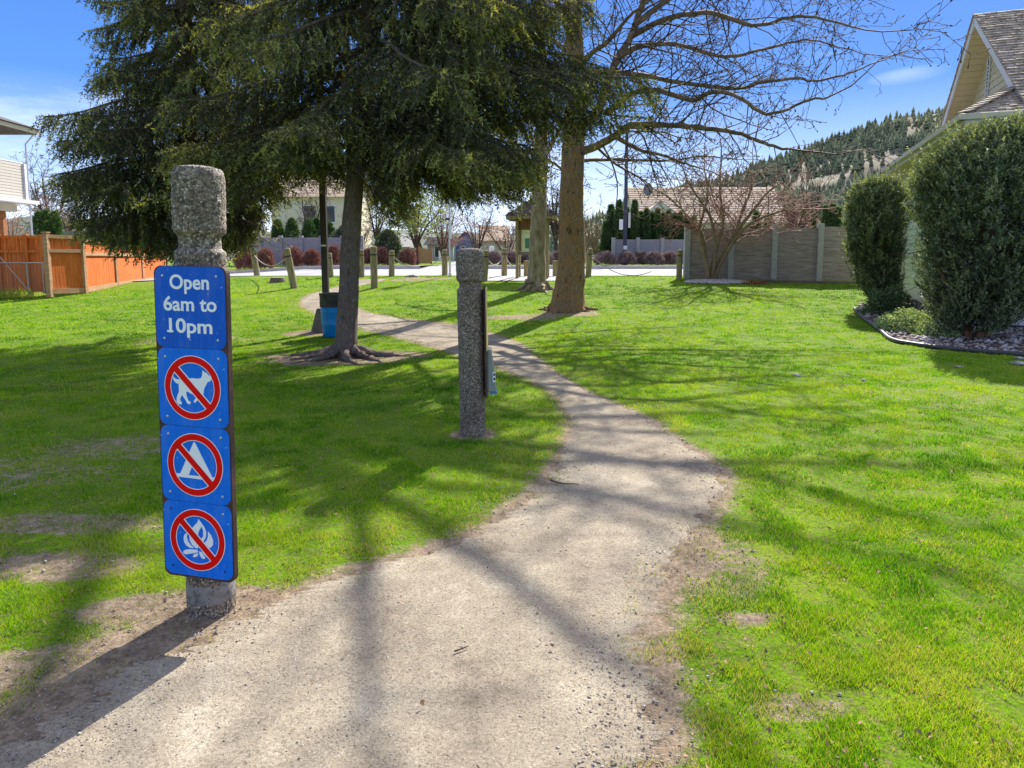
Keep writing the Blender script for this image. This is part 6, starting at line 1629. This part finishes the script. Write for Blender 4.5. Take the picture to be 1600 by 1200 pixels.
# ------------------------------------------------------------------ balcony house on the far left
hl = empty('house', (-22.1, 31.6, float(G(-22, 31)))); tag(hl, 'white sided house with covered upper deck cut by the left edge', 'house')
z0 = 0; gz0 = float(G(-22, 31))
def zz(v): return v - gz0
S = MB(); S.box((-6.5, -4.5, zz(3.6)), (9, 9, 7.0)); S.build('wall', M['white'], hl)
S = MB()
z = 4.12
while z < 5.62:
    S.box((-.06, -4.8, zz(z + .065)), (.12 + rnd.uniform(0, .004), 9.5, .115)); S.box((-4.5, .0, zz(z + .065)), (9, .12, .115)); z += .13
S.box((-.09, -4.8, zz(4.87)), (.10, 9.4, 1.5)); S.box((-4.5, -.03, zz(4.87)), (8.8, .08, 1.5))
S.build('deck_parapet', plain('beige vinyl siding', (.55, .50, .43), rough=.6, var=.05), hl)
S = MB(); S.box((-.02, -.02, zz(4.9)), (.17, .17, 1.62)); S.build('corner_board', M['trim'], hl)
S = MB(); S.box((-.1, -4.7, zz(5.72)), (.22, 9.7, .06)); S.build('handrail', M['trim'], hl)
S = MB(); S.box((-4.3, -4.5, zz(4.0)), (9.2, 9.8, .16)); S.build('deck_floor', M['trim'], hl)
S = MB(); S.box((-.35, -4.9, zz(3.72)), (.12, 9.2, .34)); S.box((-4.6, -.3, zz(3.72)), (8.6, .12, .34)); S.build('deck_beam', M['siding'], hl)
S = MB(); S.box((-.9, -.4, zz(2.2)), (.22, .22, 2.8)); S.box((-.9, -6.4, zz(2.2)), (.22, .22, 2.8)); S.build('timber_post', plain('brown stained post', (.33, .12, .04), rough=.7), hl)
for yy in (-.9, -5.2):
    S = MB(); S.box((-1.1, yy, zz(6.4)), (.14, .14, 1.5)); S.build('deck_column', plain('grey deck column', (.2, .18, .16)), hl)
S = MB(); S.box((-4.2, -4.6, zz(7.16)), (9.2, 10.0, .20)); S.add([(-9, -9.8, zz(7.28)), (.6, -9.8, zz(7.28)), (.6, .55, zz(7.28)), (-9, .55, zz(7.28)), (-6, -7, zz(8.6)), (-3.0, -7, zz(8.6)), (-3.0, -2.5, zz(8.6)), (-6, -2.5, zz(8.6))], [(0, 1, 5, 4), (1, 2, 6, 5), (2, 3, 7, 6), (3, 0, 4, 7), (4, 5, 6, 7), (0, 3, 2, 1)])
S.build('roof', M['darkroof'], hl)
S = MB(); S.box((.43, -4.6, zz(7.17)), (.10, 10.2, .17)); S.box((-4.2, .43, zz(7.17)), (9.3, .10, .17)); S.build('eave_gutter', M['siding'], hl)
S = MB(); S.tube([(.36, .30, zz(7.08)), (.05, .12, zz(6.6)), (.05, .10, zz(5.0)), (.05, .10, zz(1.0))], [.04] * 4, 6); S.build('downspout', M['trim'], hl)

# ------------------------------------------------------------------ houses across the road
def at2(px, py, Yd): p = at(px, py, Yd); return p
def gable_house(label, x0, x1, Y0, dep, zw, zr, wallm, roofm, axis_='x', wins=(), extra=None, over=.4):
    z0 = float(G((x0 + x1) / 2, Y0)); e = empty('house', (x0, Y0, z0)); tag(e, label, 'house')
    W_, h, r = x1 - x0, zw - z0, zr - z0
    S = MB(); S.box((W_ / 2, dep / 2, h / 2 - .2), (W_, dep, h + .4))
    if axis_ == 'y': S.add([(0, .01, h), (W_, .01, h), (W_ / 2, .01, r - .1)], [(0, 1, 2)])
    else: S.add([(0.01, 0, h), (.01, dep, h), (.01, dep / 2, r - .1)], [(0, 2, 1)]); S.add([(W_ - .01, 0, h), (W_ - .01, dep, h), (W_ - .01, dep / 2, r - .1)], [(0, 1, 2)])
    S.build('wall', wallm, e)
    S = MB()
    if axis_ == 'x':
        k = 16
        for s_ in (0, 1):
            for i in range(k):
                t0, t1 = i / k, (i + 1.12) / k
                ya, yb = -over + (dep / 2 + over) * t0, -over + (dep / 2 + over) * min(t1, 1)
                za, zb_ = h - .15 + (r - h + .15) * t0, h - .15 + (r - h + .15) * min(t1, 1)
                if s_: ya, yb = dep - ya, dep - yb
                S.add([(-over, ya, za + .07), (W_ + over, ya, za + .07), (W_ + over, yb, zb_ + .03), (-over, yb, zb_ + .03), (-over, ya, za), (W_ + over, ya, za)], [(0, 1, 2, 3) if not s_ else (3, 2, 1, 0), (4, 5, 1, 0)])
    else:
        k = 12
        for s_ in (0, 1):
            for i in range(k):
                t0, t1 = i / k, min((i + 1.12) / k, 1)
                xa, xb = -over + (W_ / 2 + over) * t0, -over + (W_ / 2 + over) * t1
                za, zb_ = h - .2 + (r - h + .2) * t0, h - .2 + (r - h + .2) * t1
                if s_: xa, xb = W_ - xa, W_ - xb
                S.add([(xa, -over, za + .07), (xa, dep + over, za + .07), (xb, dep + over, zb_ + .03), (xb, -over, zb_ + .03), (xa, -over, za - .1), (xa, dep, za)], [(0, 1, 2, 3) if s_ else (3, 2, 1, 0), (0, 4, 5, 1)])
    S.build('roof', roofm, e)
    for (wx, wz, ww, wh) in wins:
        S = MB(); S.box((wx, -.03, wz), (ww + .16, .08, wh + .16)); f = S.build('window', M['trim'], e)
        S = MB(); S.box((wx, -.075, wz), (ww, .02, wh)); S.build('pane', M['glass'], f)
    return e
# tan roofed house behind the low wall
hx0 = at(993, 345, 58)[0]; hx1 = at(1232, 345, 58)[0]; ze = at(993, 346, 58)[2]; zr_ = at(993, 293, 63)[2]
h1 = gable_house('tan roofed bungalow with satellite dish behind the cone cedars', hx0 + .4, hx1, 58, 10, ze, zr_, M['stucco'], M['shingle_tan'], 'x', wins=((3, 2.2, 1.6, 1.2), (8, 2.2, 1.6, 1.2), (11, 2.2, 1.2, 1.2)))
o_ = np.array(h1.location)
ga, gb_, gt = at(998, 348, 56.5) - o_, at(1066, 346, 56.5) - o_, at(1031, 317, 56.5) - o_
S = MB(); S.add([ga, gb_, gt, (ga[0], ga[1], 0), (gb_[0], gb_[1], 0), (ga[0], 1, 0), (gb_[0], 1, 0)], [(0, 1, 2), (3, 4, 1, 0)]); S.build('gable_wall', M['stucco'], h1)
S = MB()
for a_, b_ in ((ga, gt), (gb_, gt)):
    S.beam(a_ + [0, -.05, .0], b_ + [0, -.05, .06], .12, .26)
S.build('gable_trim', M['trim'], h1)
S = MB(); bk = np.array([0, 3.6, 0])
S.add([ga + [-.3, -.2, .1], gt + [0, -.2, .16], gt + bk, ga + bk + [-.3, 0, .1]], [(0, 1, 2, 3)]); S.add([gb_ + [.3, -.2, .1], gt + [0, -.2, .16], gt + bk, gb_ + bk + [.3, 0, .1]], [(0, 3, 2, 1)])
S.build('gable_roof', M['shingle_tan'], h1)
S = MB(); c = at(1012, 302, 61.0) - o_
V = []; 
for i in range(18):
    a = 2 * PI * i / 18; V.append((.42 * math.cos(a) , 0, .55 * math.sin(a)))
S.add([tuple(np.array(v) + c + [0, -.12, .3]) for v in V] + [tuple(np.array([0, .10, 0]) + c + [0, -.12, .3])], [(i, (i + 1) % 18, 18) for i in range(18)] + [tuple(range(18))])
S.tube([c + [0, .1, .2], c + [.1, .1, -.6]], [.04, .04], 6)
S.build('satellite_dish', plain('grey dish', (.16, .15, .15)), h1)
# cream house left
hx0 = at(425, 345, 62)[0]; hx1 = at(548, 345, 62)[0]
gable_house('cream stucco two storey house half hidden behind the hanging spruce branches', hx0, hx1, 62, 9, at(0, 306, 62)[2], at(0, 270, 66)[2], M['stucco'], M['shingle_tan'], 'x', wins=((3.4, 4.6, 1.0, 1.4), (5.2, 4.6, .9, 1.4), (2, 1.6, 1.2, 1.2)))
gable_house('small blue house with gable front beyond the side road', at(711, 400, 80)[0], at(744, 400, 80)[0], 80, 8, at(0, 379, 80)[2], at(0, 362, 80)[2], M['bluewall'], M['darkroof'], 'y', wins=((.9, 1.2, .5, .9),))
gable_house('grey garage with low roof left of the small blue house', at(668, 400, 76)[0], at(708, 400, 76)[0], 76, 8, at(0, 381, 76)[2], at(0, 371, 80)[2], M['greywall'], M['darkroof'], 'x', wins=((1.6, 1.0, 1.5, 1.1),))
gable_house('distant house with pale pink slope of roof above the mailbox', at(752, 380, 92)[0], at(792, 380, 92)[0], 92, 9, at(0, 375, 92)[2], at(0, 352, 96)[2], M['stucco'], M['shingle_tan'], 'x')
gable_house('low distant house with white roof edge right of the spruce trunk', at(598, 395, 72)[0], at(640, 395, 72)[0], 72, 7, at(0, 384, 72)[2], at(0, 366, 75)[2], M['greywall'], M['concpale'], 'x', wins=((1.2, 1.0, .8, .8),))
gable_house('grey house far left beyond the orange fence end', at(112, 395, 75)[0], at(150, 395, 75)[0], 75, 8, at(0, 360, 75)[2], at(0, 342, 79)[2], M['greywall'], M['concpale'], 'x')

# ------------------------------------------------------------------ hill and its pine wood
sky_px = np.array([820, 880, 930, 1000, 1060, 1100, 1180, 1240, 1330, 1400, 1480, 1600, 1700, 1900, 2200])
sky_py = np.array([392, 370, 346, 322, 300, 282, 259, 241, 212, 196, 170, 122, 92, 60, 80])
YR, YF = 620.0, 230.0
hx = np.linspace(0, 900, 150); hv = np.linspace(0, 1, 70)
def hill_z(x, y):
    x = np.asarray(x, float); y = np.asarray(y, float)
    v = np.clip((y - YF) / (YR - YF), 0, 1.6)
    px = x / np.maximum(y, 1) * FPX + PPX
    pxr = x / YR * FPX + PPX
    ridge = EYE + (HOR - np.interp(px * .5 + pxr * .5, sky_px, sky_py)) / FPX * YR - 3
    s = np.where(v < 1, v ** 1.15, 1 - .5 * (v - 1))
    n = (fbm(x, y, 70, 3, 4) - .5) * 26 * np.clip(v * 3, 0, 1) * np.where(v < 1, np.clip((1 - v) * 3, .15, 1), 1)
    return 1.6 + (ridge - 1.6) * s + n
Xg, Yg = np.meshgrid(hx, YF + (YR - YF) * np.linspace(-.02, 1.5, 90), indexing='ij')
V = np.stack([Xg, Yg, hill_z(Xg, Yg)], -1).reshape(-1, 3); i = np.arange(len(V)).reshape(Xg.shape)
F = np.stack([i[:-1, :-1], i[1:, :-1], i[1:, 1:], i[:-1, 1:]], -1).reshape(-1, 4)
hm = noise_mat('rocky hillside', [(.09, .095, .05), (.14, .13, .075), (.19, .155, .11), (.26, .21, .165)], scale=.045, bump=.6, bscale=.4, bdist=1.0, rough=.95, detail=9)
tag(np_mesh('hill', V, F, hm, smooth=True), 'pine covered rocky hillside rising to the right', kind='structure')
rg = np.random.default_rng(44); N = 22000
x = rg.uniform(10, 640, N); y = rg.uniform(YF + 8, YR * 1.03, N)
k = (fbm(x, y, 60, 9, 3) + rg.normal(0, .09, N)) > .475; px_ = x / y * FPX + PPX; k &= (px_ > 800) & (px_ < 1850); x, y = x[k], y[k]; n = len(x); z = hill_z(x, y) - .3
h = (3.0 + 8.5 * rg.random(n) ** 1.6) * (.8 + .4 * fbm(x, y, 40, 2, 2)); r = h * rg.uniform(.20, .36, n)
parts = []; sd6 = 6
for lo_, hi_, rr_ in ((.08, .55, 1.0), (.32, .8, .72), (.58, 1.0, .45)):
    th = np.arange(sd6) / sd6 * 2 * PI
    jr = rg.uniform(.7, 1.3, (n, sd6))
    ring = np.stack([x[:, None] + r[:, None] * rr_ * jr * np.cos(th), y[:, None] + r[:, None] * rr_ * jr * np.sin(th), (z + h * lo_)[:, None] + 0 * th], -1)
    tip = np.stack([x, y, z + h * hi_], -1)[:, None, :]
    Vv = np.concatenate([ring, tip], 1); base = np.arange(n) * (sd6 + 1)
    Ff = np.concatenate([np.stack([base + a, base + (a + 1) % sd6, base + sd6], 1) for a in range(sd6)])
    vr = np.clip(.45 + .35 * (fbm(x, y, 90, 5, 2) - .5) * 2 + rg.normal(0, .13, n), 0, 1)
    parts.append((Vv.reshape(-1, 3), Ff, np.repeat(vr, sd6 + 1)))
V, F, A_ = cat(parts)
tag(np_mesh('forest', V, F, M['forest'], attr={'v': A_}), 'scattered pines covering the hillside', 'forest', kind='stuff')
# low far ridge all along the back
xx_ = np.linspace(-1400, 1400, 160); rz = 18 + 26 * fbm(xx_, xx_ * 0, 300, 6, 4) + 24 * np.exp(-((xx_ + 620) / 160) ** 2)
V = []; F = []
for i, (a, b_) in enumerate(zip(xx_, rz)):
    for j, (yy, f) in enumerate(((700, -.05), (800, .55), (900, 1.0), (1050, .5))): V.append((a, yy, 1.5 + b_ * f))
for i in range(len(xx_) - 1):
    for j in range(3): F.append((i * 4 + j, (i + 1) * 4 + j, (i + 1) * 4 + j + 1, i * 4 + j + 1))
fm = noise_mat('far wooded ridge', [(.05, .075, .05), (.10, .12, .08), (.17, .15, .12)], scale=.03, bump=.5, bscale=.2, rough=.95)
tag(np_mesh('hill', V, F, fm, smooth=True), 'low far wooded ridge along the horizon', kind='structure')

print('scene built; polys', sum(len(o.data.polygons) for o in SC.objects if o.type == 'MESH'))
